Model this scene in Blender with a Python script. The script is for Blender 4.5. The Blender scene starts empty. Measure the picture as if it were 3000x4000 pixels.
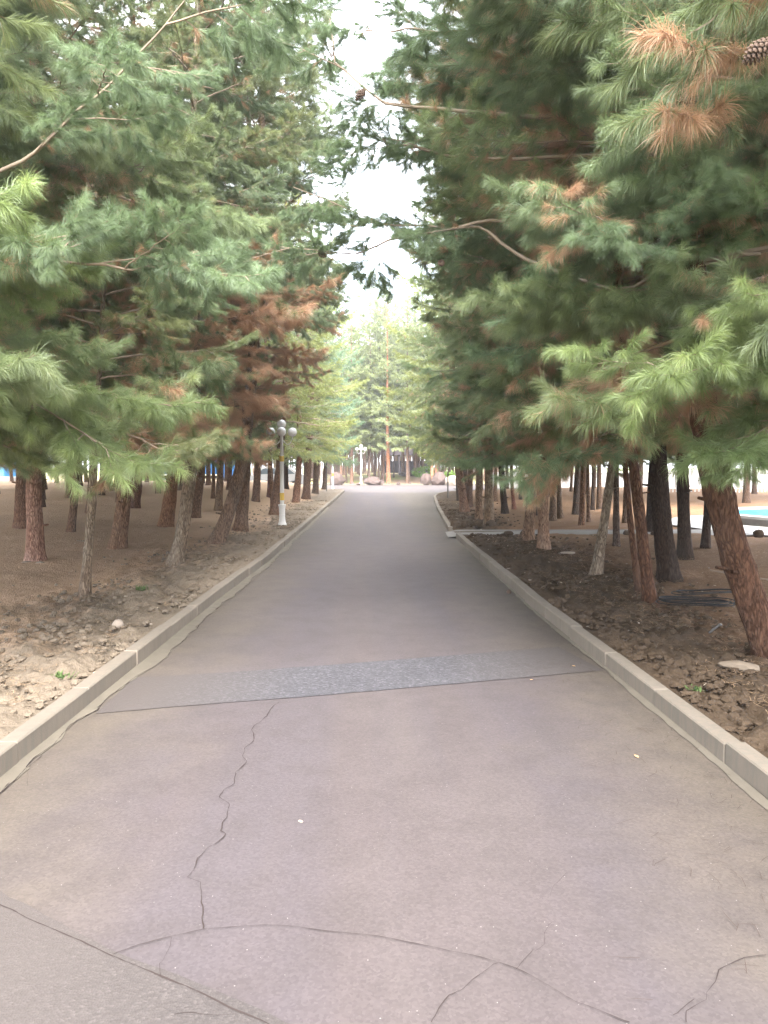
import bpy, math, random
import numpy as np
from mathutils import Vector, Matrix

random.seed(7)
scene = bpy.context.scene
COL = scene.collection

# ------------------------------------------------------------------ camera, sky, sun, exposure
cam_d = bpy.data.cameras.new('camera')
cam = bpy.data.objects.new('camera', cam_d)
COL.objects.link(cam)
cam_d.sensor_fit = 'VERTICAL'
cam_d.sensor_height = 34.6
cam_d.lens = 34.6 * 3005 / 4000
cam_d.clip_start = 0.05
cam_d.clip_end = 2000
cam.location = (0, 0, 1.6)
cam.rotation_euler = (math.radians(90 - 3.37), 0, math.radians(-0.95))
scene.camera = cam

SUN_EL, SUN_AZ = math.radians(50), math.radians(174)     # azimuth clockwise from +Y
world = bpy.data.worlds.new("World")
scene.world = world
world.use_nodes = True
wn = world.node_tree
wn.nodes.clear()
wo = wn.nodes.new('ShaderNodeOutputWorld')
bg = wn.nodes.new('ShaderNodeBackground')
sky = wn.nodes.new('ShaderNodeTexSky')
sky.sky_type = 'NISHITA'
sky.sun_disc = False
sky.sun_elevation = SUN_EL
sky.sun_rotation = SUN_AZ
sky.dust_density = 3.0
tc = wn.nodes.new('ShaderNodeTexCoord')
nz = wn.nodes.new('ShaderNodeTexNoise')
nz.inputs['Scale'].default_value = 2.2
nz.inputs['Detail'].default_value = 5
rmp = wn.nodes.new('ShaderNodeMapRange')
rmp.inputs['From Min'].default_value = 0.30
rmp.inputs['From Max'].default_value = 0.60
rmp.inputs['To Min'].default_value = 0.30
rmp.inputs['To Max'].default_value = 1.0
mx = wn.nodes.new('ShaderNodeMix')
mx.data_type = 'RGBA'
wn.links.new(tc.outputs['Generated'], nz.inputs['Vector'])
wn.links.new(nz.outputs['Fac'], rmp.inputs['Value'])
wn.links.new(rmp.outputs['Result'], mx.inputs['Factor'])
wn.links.new(sky.outputs['Color'], mx.inputs['A'])
mx.inputs['B'].default_value = (7.0, 7.2, 7.7, 1)       # high cloud cover
wn.links.new(mx.outputs['Result'], bg.inputs['Color'])
bg.inputs['Strength'].default_value = 0.15
wn.links.new(bg.outputs['Background'], wo.inputs['Surface'])

sun_d = bpy.data.lights.new('sun', 'SUN')
sun_d.energy = 2.4
sun_d.angle = math.radians(35)
sun_d.color = (1.0, 0.955, 0.9)
sun = bpy.data.objects.new('sun', sun_d)
COL.objects.link(sun)
dx, dy, dz = math.sin(SUN_AZ) * math.cos(SUN_EL), math.cos(SUN_AZ) * math.cos(SUN_EL), math.sin(SUN_EL)
sun.rotation_euler = Vector((dx, dy, dz)).to_track_quat('Z', 'Y').to_euler()
sun.location = (0, 0, 30)

vs = scene.view_settings
vs.view_transform = 'Standard'
vs.look = 'None'
vs.exposure = 3.15
vs.gamma = 1
vs.use_curve_mapping = False
cy = scene.cycles
cy.max_bounces = 5
cy.diffuse_bounces = 3
cy.glossy_bounces = 2
cy.transmission_bounces = 3
cy.transparent_max_bounces = 6
cy.use_adaptive_sampling = False
cy.use_denoising = True
cy.denoising_prefilter = 'NONE'
cy.caustics_reflective = False
cy.caustics_refractive = False

# ------------------------------------------------------------------ numpy noise and mesh helpers
def hash3(ix, iy, iz, seed):
    h = (ix * 374761393 + iy * 668265263 + iz * 2147483647 + seed * 1274126177) & 0xffffffff
    h = ((h ^ (h >> 13)) * 1103515245 + 12345) & 0xffffffff
    h = ((h ^ (h >> 16)) * 2654435761) & 0xffffffff
    return (h >> 8).astype(np.float64) / float(1 << 24)

def vnoise(x, y, z=None, seed=0):
    x = np.asarray(x, float); y = np.asarray(y, float)
    z = np.zeros_like(x) if z is None else np.asarray(z, float)
    fx, fy, fz = np.floor(x), np.floor(y), np.floor(z)
    ix, iy, iz = fx.astype(np.int64), fy.astype(np.int64), fz.astype(np.int64)
    tx, ty, tz = x - fx, y - fy, z - fz
    tx, ty, tz = [t * t * (3 - 2 * t) for t in (tx, ty, tz)]
    r = 0
    for a in (0, 1):
        for b in (0, 1):
            for c in (0, 1):
                w = (tx if a else 1 - tx) * (ty if b else 1 - ty) * (tz if c else 1 - tz)
                r = r + w * hash3(ix + a, iy + b, iz + c, seed)
    return r * 2 - 1

def fbm(x, y, z=None, seed=0, octv=4, gain=0.5):
    r, a, f = 0, 1.0, 1.0
    for o in range(octv):
        r = r + a * vnoise(np.asarray(x) * f, np.asarray(y) * f, None if z is None else np.asarray(z) * f, seed + o * 17)
        a *= gain; f *= 2.03
    return r

def mesh_data(name, V, T, mats, midx=None, smooth=False, attrs=None):
    V = np.asarray(V, np.float32); T = np.asarray(T, np.int32)
    k = T.shape[1]
    me = bpy.data.meshes.new(name)
    me.vertices.add(len(V)); me.vertices.foreach_set('co', V.ravel())
    me.loops.add(T.size); me.loops.foreach_set('vertex_index', T.ravel())
    me.polygons.add(len(T)); me.polygons.foreach_set('loop_start', np.arange(0, T.size, k, dtype=np.int32))
    for m in mats:
        me.materials.append(m)
    if midx is not None:
        me.polygons.foreach_set('material_index', np.asarray(midx, np.int32))
    me.polygons.foreach_set('use_smooth', np.full(len(T), smooth, bool) if np.isscalar(smooth) else np.asarray(smooth, bool))
    for an, av in (attrs or {}).items():
        at = me.attributes.new(an, 'FLOAT', 'POINT')
        at.data.foreach_set('value', np.asarray(av, np.float32))
    me.update(calc_edges=True)
    return me

def link(name, data, parent=None, loc=(0, 0, 0), rot=(0, 0, 0)):
    o = bpy.data.objects.new(name, data)
    COL.objects.link(o)
    o.location = loc; o.rotation_euler = rot
    if parent is not None:
        o.parent = parent
    return o

def tag(o, label=None, cat=None, group=None, kind=None):
    if label: o['label'] = label
    if cat: o['category'] = cat
    if group: o['group'] = group
    if kind: o['kind'] = kind
    return o

class MB:
    """collects shapes as polygons"""
    def __init__(s): s.v = []; s.f = []
    def add(s, V, F):
        n = len(s.v); s.v += [tuple(p) for p in V]; s.f += [tuple(i + n for i in f) for f in F]; return s
    def box(s, c, d, rz=0, ch=0.0):
        x, y, z = d[0] / 2, d[1] / 2, d[2] / 2
        co, si = math.cos(rz), math.sin(rz)
        if ch <= 0:
            P = [(-x, -y, -z), (x, -y, -z), (x, y, -z), (-x, y, -z), (-x, -y, z), (x, -y, z), (x, y, z), (-x, y, z)]
            F = [(0, 3, 2, 1), (4, 5, 6, 7), (0, 1, 5, 4), (1, 2, 6, 5), (2, 3, 7, 6), (3, 0, 4, 7)]
        else:
            P = []
            for (zz, i) in ((-z, 0), (z - ch, 0), (z, ch)):
                P += [(-x + i, -y + i, zz), (x - i, -y + i, zz), (x - i, y - i, zz), (-x + i, y - i, zz)]
            F = [(0, 3, 2, 1), (8, 9, 10, 11)]
            for r in (0, 4):
                for k in range(4):
                    F.append((r + k, r + (k + 1) % 4, r + 4 + (k + 1) % 4, r + 4 + k))
        s.add([(c[0] + co * p[0] - si * p[1], c[1] + si * p[0] + co * p[1], c[2] + p[2]) for p in P], F); return s
    def lathe(s, prof, n=16, c=(0, 0, 0)):
        V = [(c[0] + r * math.cos(2 * math.pi * k / n), c[1] + r * math.sin(2 * math.pi * k / n), c[2] + z) for (r, z) in prof for k in range(n)]
        F = []
        for i in range(len(prof) - 1):
            for k in range(n):
                F.append((i * n + k, i * n + (k + 1) % n, (i + 1) * n + (k + 1) % n, (i + 1) * n + k))
        F.append(tuple(range(n))[::-1]); F.append(tuple((len(prof) - 1) * n + k for k in range(n)))
        s.add(V, F); return s
    def tube(s, pts, rad, n=6):
        V, T = tube(np.array(pts, float), np.full(len(pts), rad) if np.isscalar(rad) else np.array(rad), n)
        s.add(V, [tuple(t) for t in T.tolist()]); return s
    def poly(s, P): s.add(P, [tuple(range(len(P)))]); return s
    def prism(s, P, y0, y1):
        """outline P of (x, z), extruded from y0 to y1"""
        n = len(P)
        V = [(x, y0, z) for x, z in P] + [(x, y1, z) for x, z in P]
        F = [tuple(range(n)), tuple(range(2 * n - 1, n - 1, -1))] + [((k + 1) % n, k, n + k, n + (k + 1) % n) for k in range(n)]
        s.add(V, F); return s
    def build(s, name, mat, parent=None, loc=(0, 0, 0), rot=(0, 0, 0), smooth=False):
        me = bpy.data.meshes.new(name)
        me.from_pydata(s.v, [], s.f)
        me.materials.append(mat)
        if smooth: me.polygons.foreach_set('use_smooth', [True] * len(me.polygons))
        me.update()
        return link(name, me, parent, loc, rot)

def tube(P, R, k=6):
    n = len(P)
    T = np.gradient(P, axis=0)
    T /= np.linalg.norm(T, axis=1)[:, None] + 1e-9
    up = np.where(np.abs(T[:, 2:3]) > 0.9, [[1.0, 0, 0]], [[0, 0, 1.0]])
    A = np.cross(T, up); A /= np.linalg.norm(A, axis=1)[:, None] + 1e-9
    B = np.cross(A, T)
    ang = np.arange(k) * 2 * math.pi / k
    V = P[:, None] + R[:, None, None] * (A[:, None] * np.cos(ang)[None, :, None] + B[:, None] * np.sin(ang)[None, :, None])
    idx = np.arange(n * k).reshape(n, k)
    a = idx[:-1]; b = idx[1:]
    a2 = np.roll(a, -1, 1); b2 = np.roll(b, -1, 1)
    Q = np.stack([a, a2, b2, b], -1).reshape(-1, 4)
    return V.reshape(-1, 3), Q

# ------------------------------------------------------------------ materials
class NT:
    def __init__(s, name):
        s.m = bpy.data.materials.new(name); s.m.use_nodes = True
        s.t = s.m.node_tree; s.t.nodes.clear()
        s.out = s.t.nodes.new('ShaderNodeOutputMaterial')
        s.L = s.t.links.new
    def n(s, typ, **kw):
        nd = s.t.nodes.new(typ)
        for k, v in kw.items():
            if k in nd.inputs: nd.inputs[k].default_value = v
            else: setattr(nd, k, v)
        return nd
    def link(s, a, b): s.L(a, b)
    def coord(s, scale=(1, 1, 1), kind='Object'):
        c = s.n('ShaderNodeTexCoord'); m = s.n('ShaderNodeMapping')
        m.inputs['Scale'].default_value = scale
        s.L(c.outputs[kind], m.inputs['Vector']); return m.outputs['Vector']
    def wpos(s, scale=(1, 1, 1)):
        c = s.n('ShaderNodeNewGeometry'); m = s.n('ShaderNodeMapping')
        m.inputs['Scale'].default_value = scale
        s.L(c.outputs['Position'], m.inputs['Vector']); return m.outputs['Vector']
    def noise(s, vec, scale, detail=4, rough=0.55, out='Fac'):
        nd = s.n('ShaderNodeTexNoise'); nd.inputs['Scale'].default_value = scale
        nd.inputs['Detail'].default_value = detail; nd.inputs['Roughness'].default_value = rough
        s.L(vec, nd.inputs['Vector']); return nd.outputs[out]
    def ramp(s, fac, stops):
        r = s.n('ShaderNodeValToRGB'); e = r.color_ramp.elements
        while len(e) < len(stops): e.new(0.5)
        for el, (p, c) in zip(e, stops):
            el.position = p; el.color = (c, c, c, 1) if isinstance(c, (int, float)) else (*c, 1)
        s.L(fac, r.inputs['Fac']); return r.outputs['Color']
    def mix(s, fac, a, b, mode='MIX'):
        m = s.n('ShaderNodeMix'); m.data_type = 'RGBA'; m.blend_type = mode
        for sock, v in (('Factor', fac), ('A', a), ('B', b)):
            i = m.inputs[sock] if sock == 'Factor' else [q for q in m.inputs if q.name == sock and q.type == 'RGBA'][0]
            if isinstance(v, (int, float)): i.default_value = v if sock == 'Factor' else (v, v, v, 1)
            elif isinstance(v, tuple): i.default_value = (*v, 1)
            else: s.L(v, i)
        return [o for o in m.outputs if o.type == 'RGBA'][0]
    def bsdf(s, col, rough=0.8, bump=None, bs=0.3, bd=0.02, spec=0.3, metal=0.0):
        b = s.n('ShaderNodeBsdfPrincipled')
        if isinstance(col, tuple): b.inputs['Base Color'].default_value = (*col, 1)
        else: s.L(col, b.inputs['Base Color'])
        b.inputs['Roughness'].default_value = rough
        b.inputs['Specular IOR Level'].default_value = spec
        b.inputs['Metallic'].default_value = metal
        if bump is not None:
            q = s.n('ShaderNodeBump'); q.inputs['Strength'].default_value = bs; q.inputs['Distance'].default_value = bd
            s.L(bump, q.inputs['Height']); s.L(q.outputs['Normal'], b.inputs['Normal'])
        s.L(b.outputs['BSDF'], s.out.inputs['Surface']); return s.m

def simple(name, col, rough=0.7, var=0.15, scale=6, spec=0.3, metal=0.0, bs=0.2):
    t = NT(name); v = t.coord()
    f = t.noise(v, scale, 5)
    c = t.mix(f, tuple(x * (1 - var) for x in col), tuple(min(1, x * (1 + var)) for x in col))
    return t.bsdf(c, rough, t.noise(v, scale * 8, 3), bs, 0.004, spec, metal)

def mat_road():
    t = NT('worn_pinkish_asphalt'); p = t.wpos()
    big = t.noise(t.wpos((1, 0.35, 1)), 0.9, 5)
    base = t.mix(t.ramp(big, [(0.3, 0.0), (0.7, 1.0)]), (0.0609, 0.0486, 0.0499), (0.0750, 0.0623, 0.0598))
    lane = t.noise(t.wpos((1.1, 0.06, 1)), 1.4, 3)
    base = t.mix(t.ramp(lane, [(0.42, 0.0), (0.60, 0.8)]), base, (0.0609, 0.0513, 0.0552))
    # dust along the edges
    sx = t.n('ShaderNodeSeparateXYZ'); t.L(p, sx.inputs[0])
    ab = t.n('ShaderNodeMath', operation='ABSOLUTE'); t.L(sx.outputs[0], ab.inputs[0])
    ad = t.n('ShaderNodeMath', operation='MULTIPLY_ADD'); t.L(t.noise(p, 1.3, 5), ad.inputs[0]); ad.inputs[1].default_value = 1.3; t.L(ab.outputs[0], ad.inputs[2])
    edge = t.ramp(ad.outputs[0], [(0.0, 0.0), (1.0, 0.0)])
    mr = t.n('ShaderNodeMapRange'); t.L(ad.outputs[0], mr.inputs['Value'])
    mr.inputs['From Min'].default_value = 1.5; mr.inputs['From Max'].default_value = 2.5; mr.inputs['To Max'].default_value = 0.85
    base = t.mix(mr.outputs['Result'], base, (0.0872, 0.0714, 0.0552))
    blot = t.noise(p, 3.2, 6, 0.65)
    base = t.mix(t.ramp(blot, [(0.36, 0.40), (0.56, 0.0)]), base, (0.0479, 0.0394, 0.0380))
    # far crossing is pale concrete dust
    mr2 = t.n('ShaderNodeMapRange'); t.L(sx.outputs[1], mr2.inputs['Value'])
    mr2.inputs['From Min'].default_value = 46; mr2.inputs['From Max'].default_value = 50
    base = t.mix(mr2.outputs['Result'], base, (0.0863, 0.0724, 0.0688))
    # aggregate
    vo = t.n('ShaderNodeTexVoronoi'); vo.inputs['Scale'].default_value = 95; t.L(p, vo.inputs['Vector'])
    sel = t.n('ShaderNodeSeparateXYZ'); t.L(vo.outputs['Color'], sel.inputs[0])
    spk = t.ramp(sel.outputs[0], [(0.0, 0.86), (0.5, 0.97), (0.9, 1.04), (1.0, 1.10)])
    base = t.mix(1.0, base, spk, 'MULTIPLY')
    vo2 = t.n('ShaderNodeTexVoronoi'); vo2.inputs['Scale'].default_value = 34; t.L(p, vo2.inputs['Vector'])
    sel2 = t.n('ShaderNodeSeparateXYZ'); t.L(vo2.outputs['Color'], sel2.inputs[0])
    thr = t.n('ShaderNodeMath', operation='MULTIPLY'); 
    d = t.n('ShaderNodeMath', operation='LESS_THAN'); t.L(vo2.outputs['Distance'], d.inputs[0]); 
    ms = t.n('ShaderNodeMath', operation='MULTIPLY'); t.L(sel2.outputs[1], ms.inputs[0]); ms.inputs[1].default_value = 0.09
    t.L(ms.outputs[0], d.inputs[1])
    g = t.n('ShaderNodeMath', operation='GREATER_THAN'); t.L(sel2.outputs[0], g.inputs[0]); g.inputs[1].default_value = 0.42
    t.L(d.outputs[0], thr.inputs[0]); t.L(g.outputs[0], thr.inputs[1])
    base = t.mix(thr.outputs[0], base, (0.1631, 0.1466, 0.1396))
    g2 = t.n('ShaderNodeMath', operation='LESS_THAN'); t.L(sel2.outputs[0], g2.inputs[0]); g2.inputs[1].default_value = 0.10
    th2 = t.n('ShaderNodeMath', operation='MULTIPLY'); t.L(d.outputs[0], th2.inputs[0]); t.L(g2.outputs[0], th2.inputs[1])
    base = t.mix(th2.outputs[0], base, (0.0572, 0.0458, 0.0427))
    b1 = t.noise(p, 120, 3); b2 = t.noise(p, 8, 5)
    bm = t.mix(0.35, b1, b2)
    return t.bsdf(base, 0.82, bm, 0.2, 0.004, 0.25)

def mat_patch(name, c0, c1, sc=60, depth=0.01, grit=1.0):
    t = NT(name); p = t.wpos()
    vo = t.n('ShaderNodeTexVoronoi'); vo.inputs['Scale'].default_value = sc; t.L(p, vo.inputs['Vector'])
    sel = t.n('ShaderNodeSeparateXYZ'); t.L(vo.outputs['Color'], sel.inputs[0])
    base = t.mix(t.noise(p, 1.5, 5), c0, c1)
    base = t.mix(1.0, base, t.ramp(sel.outputs[0], [(0.0, 1 - .45 * grit), (0.6, 1 - .06 * grit), (0.9, 1 + .28 * grit), (1.0, 1 + .9 * grit)]), 'MULTIPLY')
    # dust towards both ends
    sx = t.n('ShaderNodeSeparateXYZ'); t.L(p, sx.inputs[0])
    ab = t.n('ShaderNodeMath', operation='ABSOLUTE'); t.L(sx.outputs[0], ab.inputs[0])
    mr = t.n('ShaderNodeMapRange'); t.L(ab.outputs[0], mr.inputs['Value'])
    mr.inputs['From Min'].default_value = 0.55; mr.inputs['From Max'].default_value = 1.6; mr.inputs['To Max'].default_value = 0.9
    base = t.mix(mr.outputs['Result'], base, (0.067, 0.056, 0.051))
    return t.bsdf(base, 0.85, t.mix(0.5, vo.outputs['Distance'], t.noise(p, 30, 4)), 0.35, depth, 0.25)

def mat_kerb():
    t = NT('pale_concrete'); p = t.wpos()
    base = t.mix(t.noise(p, 2.5, 6), (0.138, 0.116, 0.093), (0.187, 0.156, 0.126))
    st = t.noise(t.wpos((6, 6, 1.2)), 4, 5)
    base = t.mix(t.ramp(st, [(0.38, 0.5), (0.55, 0.0)]), base, (0.122, 0.112, 0.093))
    oi = t.n('ShaderNodeObjectInfo'); base = t.mix(1.0, base, t.ramp(oi.outputs['Random'], [(0.0, 0.9), (1.0, 1.08)]), 'MULTIPLY')
    return t.bsdf(base, 0.88, t.noise(p, 60, 5), 0.4, 0.004, 0.2)

def mat_soil():
    t = NT('soil_and_needle_litter'); p = t.wpos()
    n1 = t.noise(p, 1.1, 5); n2 = t.noise(p, 9, 6, 0.65); n3 = t.noise(t.wpos((1.6, 0.8, 1)), 38, 4, 0.6)
    at = t.n('ShaderNodeAttribute', attribute_name='litter')
    soil = t.mix(n2, (0.10, 0.078, 0.058), (0.20, 0.162, 0.122))
    lit = t.mix(n3, (0.25, 0.160, 0.105), (0.52, 0.365, 0.250))
    lit = t.mix(t.ramp(n1, [(0.35, 0.0), (0.65, 0.6)]), lit, (0.36, 0.25, 0.165))
    m = t.n('ShaderNodeMath', operation='MULTIPLY_ADD'); t.L(n2, m.inputs[0]); m.inputs[1].default_value = 0.7; t.L(at.outputs['Fac'], m.inputs[2])
    fac = t.ramp(m.outputs[0], [(0.45, 0.0), (0.85, 1.0)])
    base = t.mix(fac, soil, lit)
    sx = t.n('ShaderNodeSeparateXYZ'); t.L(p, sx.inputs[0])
    right_shade = t.n('ShaderNodeMath', operation='GREATER_THAN'); t.L(sx.outputs[0], right_shade.inputs[0]); right_shade.inputs[1].default_value = 0.0
    base = t.mix(right_shade.outputs[0], base, t.mix(1.0, base, (0.44, 0.385, 0.34), 'MULTIPLY'))     # darker earth on the right, with shade painted into its colour
    vo = t.n('ShaderNodeTexVoronoi'); vo.inputs['Scale'].default_value = 7; t.L(p, vo.inputs['Vector'])
    sel = t.n('ShaderNodeSeparateXYZ'); t.L(vo.outputs['Color'], sel.inputs[0])
    ms = t.n('ShaderNodeMath', operation='MULTIPLY'); t.L(sel.outputs[1], ms.inputs[0]); ms.inputs[1].default_value = 0.16
    d = t.n('ShaderNodeMath', operation='LESS_THAN'); t.L(vo.outputs['Distance'], d.inputs[0]); t.L(ms.outputs[0], d.inputs[1])
    g = t.n('ShaderNodeMath', operation='GREATER_THAN'); t.L(sel.outputs[0], g.inputs[0]); g.inputs[1].default_value = 0.72
    th = t.n('ShaderNodeMath', operation='MULTIPLY'); t.L(d.outputs[0], th.inputs[0]); t.L(g.outputs[0], th.inputs[1])
    base = t.mix(th.outputs[0], base, (0.42, 0.35, 0.27))
    return t.bsdf(base, 0.95, t.mix(0.5, n2, n3), 1.0, 0.035, 0.1)

def mat_bark():
    t = NT('pine_bark')
    oi = t.n('ShaderNodeObjectInfo')
    v = t.coord((1, 1, 0.28))
    w = t.n('ShaderNodeVectorMath', operation='ADD'); t.L(v, w.inputs[0])
    t.L(oi.outputs['Location'], w.inputs[1]); v = w.outputs[0]
    vo = t.n('ShaderNodeTexVoronoi', feature='DISTANCE_TO_EDGE'); vo.inputs['Scale'].default_value = 34
    wn_ = t.n('ShaderNodeVectorMath', operation='MULTIPLY_ADD'); t.L(t.noise(v, 9, 3, out='Color'), wn_.inputs[0]); wn_.inputs[1].default_value = (0.13, 0.13, 0.13); t.L(v, wn_.inputs[2])
    t.L(wn_.outputs[0], vo.inputs['Vector'])
    crack = t.ramp(vo.outputs['Distance'], [(0.0, 0.0), (0.30, 1.0)])
    n = t.noise(v, 22, 6, 0.7)
    crack = t.mix(t.ramp(t.noise(v, 7, 3), [(0.35, 0.75), (0.6, 0.1)]), crack, t.ramp(t.noise(v, 40, 4, 0.6), [(0.38, 0.0), (0.6, 1.0)]))
    plate = t.mix(n, (0.13, 0.085, 0.060), (0.35, 0.25, 0.19))
    plate = t.mix(t.ramp(t.noise(v, 3, 3), [(0.4, 0.0), (0.65, 0.7)]), plate, (0.24, 0.215, 0.185))
    base = t.mix(crack, (0.06, 0.038, 0.027), plate)
    base = t.mix(1.0, base, oi.outputs['Color'], 'MULTIPLY')
    return t.bsdf(base, 0.92, t.mix(0.35, crack, n), 0.9, 0.02, 0.15)

def mat_needles(name, wood=False):
    t = NT(name)
    oi = t.n('ShaderNodeObjectInfo')
    a = t.n('ShaderNodeAttribute', attribute_name='dry'); b = t.n('ShaderNodeAttribute', attribute_name='tone')
    green = t.ramp(b.outputs['Fac'], [(0.0, (0.095, 0.130, 0.066)), (0.45, (0.185, 0.232, 0.125)), (0.8, (0.250, 0.302, 0.155)), (1.0, (0.33, 0.375, 0.205))])
    green = t.mix(1.0, green, oi.outputs['Color'], 'MULTIPLY')
    brown = t.ramp(b.outputs['Fac'], [(0.0, (0.38, 0.215, 0.125)), (1.0, (0.64, 0.42, 0.27))])
    # the object's alpha says how much of its foliage has dried out
    gt = t.n('ShaderNodeMath', operation='LESS_THAN'); t.L(a.outputs['Fac'], gt.inputs[0]); t.L(oi.outputs['Alpha'], gt.inputs[1])
    col = t.mix(gt.outputs[0], green, brown)
    dif = t.n('ShaderNodeBsdfDiffuse'); t.L(col, dif.inputs['Color'])
    tr = t.n('ShaderNodeBsdfTranslucent'); t.L(col, tr.inputs['Color'])
    gl = t.n('ShaderNodeBsdfGlossy'); gl.inputs['Roughness'].default_value = 0.5; gl.inputs['Color'].default_value = (0.9, 1, 0.95, 1)
    m1 = t.n('ShaderNodeMixShader'); m1.inputs[0].default_value = 0.5; t.L(dif.outputs[0], m1.inputs[1]); t.L(tr.outputs[0], m1.inputs[2])
    m2 = t.n('ShaderNodeMixShader'); m2.inputs[0].default_value = 0.05; t.L(m1.outputs[0], m2.inputs[1]); t.L(gl.outputs[0], m2.inputs[2])
    t.L(m2.outputs[0], t.out.inputs['Surface'])
    return t.m

M = dict(
    road=mat_road(),
    patch=mat_patch('coarse_grey_patch', (0.046, 0.044, 0.050), (0.062, 0.059, 0.065), 60, 0.01, .65),
    slab=mat_patch('rough_old_slab', (0.042, 0.036, 0.035), (0.064, 0.055, 0.052), 120, 0.008, .38),
    gutter=simple('sandy_gutter_mortar', (0.100, 0.086, 0.067), 0.9, 0.25, 5),
    crack=simple('crack_shadow_dirt', (0.040, 0.032, 0.030), 1.0, 0.2, 9, 0.0),
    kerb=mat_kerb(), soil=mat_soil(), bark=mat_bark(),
    needles=mat_needles('pine_needles'),
    twig=simple('twig_bark', (0.27, 0.21, 0.165), 0.9, 0.35, 8, 0.1),
    clod=simple('dry_earth_clods', (0.185, 0.148, 0.112), 0.98, 0.4, 7, 0.05, bs=0.8),
    stone=simple('pale_stone', (0.26, 0.215, 0.175), 0.85, 0.2, 9),
    boulder=simple('pinkish_boulder', (0.080, 0.056, 0.048), 0.9, 0.2, 3),
    white=simple('off_white_paint', (0.55, 0.54, 0.52), 0.45, 0.06, 4),
    ochre=simple('ochre_paint', (0.55, 0.36, 0.06), 0.5, 0.15, 12),
    globe=simple('opal_glass_globe', (0.80, 0.80, 0.80), 0.25, 0.03, 3, 0.5),
    path=simple('pale_path_concrete', (0.17, 0.155, 0.14), 0.85, 0.15, 2),
    plaza=simple('white_plaza_paving', (0.30, 0.285, 0.27), 0.7, 0.05, 2),
    water=None, poolblue=simple('pool_blue', (0.10, 0.42, 0.62), 0.3, 0.05, 2),
    poolwall=simple('grey_pool_wall', (0.23, 0.21, 0.19), 0.85, 0.2, 8),
    grass=simple('dry_green_grass', (0.20, 0.23, 0.09), 0.95, 0.3, 5),
    bush=simple('bright_bush_leaves', (0.16, 0.26, 0.05), 0.9, 0.4, 14),
    black=simple('black_rubber', (0.02, 0.02, 0.022), 0.6, 0.2, 8),
    hose=simple('black_polythene_hose', (0.015, 0.015, 0.016), 0.6, 0.2, 8, 0.2),
    metal=simple('dark_post_metal', (0.06, 0.055, 0.05), 0.6, 0.2, 8),
    tarp=simple('blue_truck_tarpaulin', (0.03, 0.11, 0.26), 0.55, 0.25, 2),
    silver=simple('silver_car_paint', (0.25, 0.245, 0.24), 0.3, 0.04, 3, 0.6, 0.2),
    glass=simple('dark_window_glass', (0.04, 0.05, 0.06), 0.08, 0.1, 3, 0.8),
    kiosk=simple('pale_blue_cabin_paint', (0.10, 0.30, 0.42), 0.5, 0.05, 3),
    kioskdark=simple('deep_blue_cabin_panel', (0.05, 0.25, 0.50), 0.5, 0.05, 3),
    roofdark=simple('dark_pavilion_roof', (0.075, 0.06, 0.068), 0.8, 0.2, 3),
    orange=simple('orange_band', (0.75, 0.20, 0.04), 0.5, 0.1, 5),
    leaf=simple('dry_tan_leaf', (0.45, 0.27, 0.13), 0.8, 0.25, 30),
    cone=simple('pine_cone_scales', (0.085, 0.055, 0.04), 0.8, 0.4, 30),
    strawneedle=simple('straw_coloured_needles', (0.30, 0.20, 0.12), 0.9, 0.2, 10),
    deadneedle=simple('dark_dead_needles', (0.045, 0.030, 0.022), 0.9, 0.2, 10),
    weed=simple('fresh_weed_green', (0.065, 0.105, 0.03), 0.8, 0.25, 12),
    green=simple('green_bin_paint', (0.03, 0.16, 0.10), 0.5, 0.1, 3),
)

# ------------------------------------------------------------------ the lie of the land
XLT = [(-4, -1.90), (4, -1.90), (9, -1.84), (13, -1.72), (60, -1.68)]
XRT = [(-4, 1.885), (4.5, 1.885), (6, 1.86), (8, 1.82), (10, 1.83), (14, 1.85), (18.8, 1.89), (22.8, 2.11), (28.8, 2.45), (38.8, 3.15), (42.5, 3.6), (46, 4.4), (49, 6), (50.5, 9)]
def xl(y): return np.interp(y, [p[0] for p in XLT], [p[1] for p in XLT])
def xr(y): return np.interp(y, [p[0] for p in XRT], [p[1] for p in XRT])
def ss(a, b, x):
    t = np.clip((x - a) / (b - a), 0, 1); return t * t * (3 - 2 * t)
def terr(x, y):
    x = np.asarray(x, float); y = np.asarray(y, float)
    ul = xl(y) - .11 - x; ur = x - xr(y) - .11
    z = np.where(ul > 0, .115 + .55 * ss(.5, 5, ul) * ss(8, 42, y), 0.)
    z = np.where(ur > 0, .115 + .12 * ss(.5, 5, ur) * ss(8, 42, y), z)
    return z

def haze():
    t = bpy.data.materials.new('thin_air'); t.use_nodes = True; n = t.node_tree; n.nodes.clear()
    o = n.nodes.new('ShaderNodeOutputMaterial'); v = n.nodes.new('ShaderNodeVolumePrincipled')
    v.inputs['Color'].default_value = (0.93, 0.95, 1.0, 1); v.inputs['Density'].default_value = 0.0010; v.inputs['Anisotropy'].default_value = 0.2
    n.links.new(v.outputs['Volume'], o.inputs['Volume'])
    tag(MB().box((0, 70, 9.5), (160, 170, 23)).build('haze', t), kind='stuff')
haze()
# ground beyond everything
tag(MB().poly([(-600, -200, -0.03), (600, -200, -0.03), (600, 900, -0.03), (-600, 900, -0.03)]).build('ground', M['grass']), kind='structure')
# the road and the crossing at its end, one sheet
tag(MB().poly([(-60, -6, 0), (60, -6, 0), (60, 66.5, 0), (-60, 66.5, 0)]).build('road', M['road']), kind='structure')

def sheet(name, pts, z, mat, thick=0.0):
    o = MB().poly([(x, y, z) for x, y in pts]).build(name, mat)
    return tag(o, kind='structure')

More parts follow.
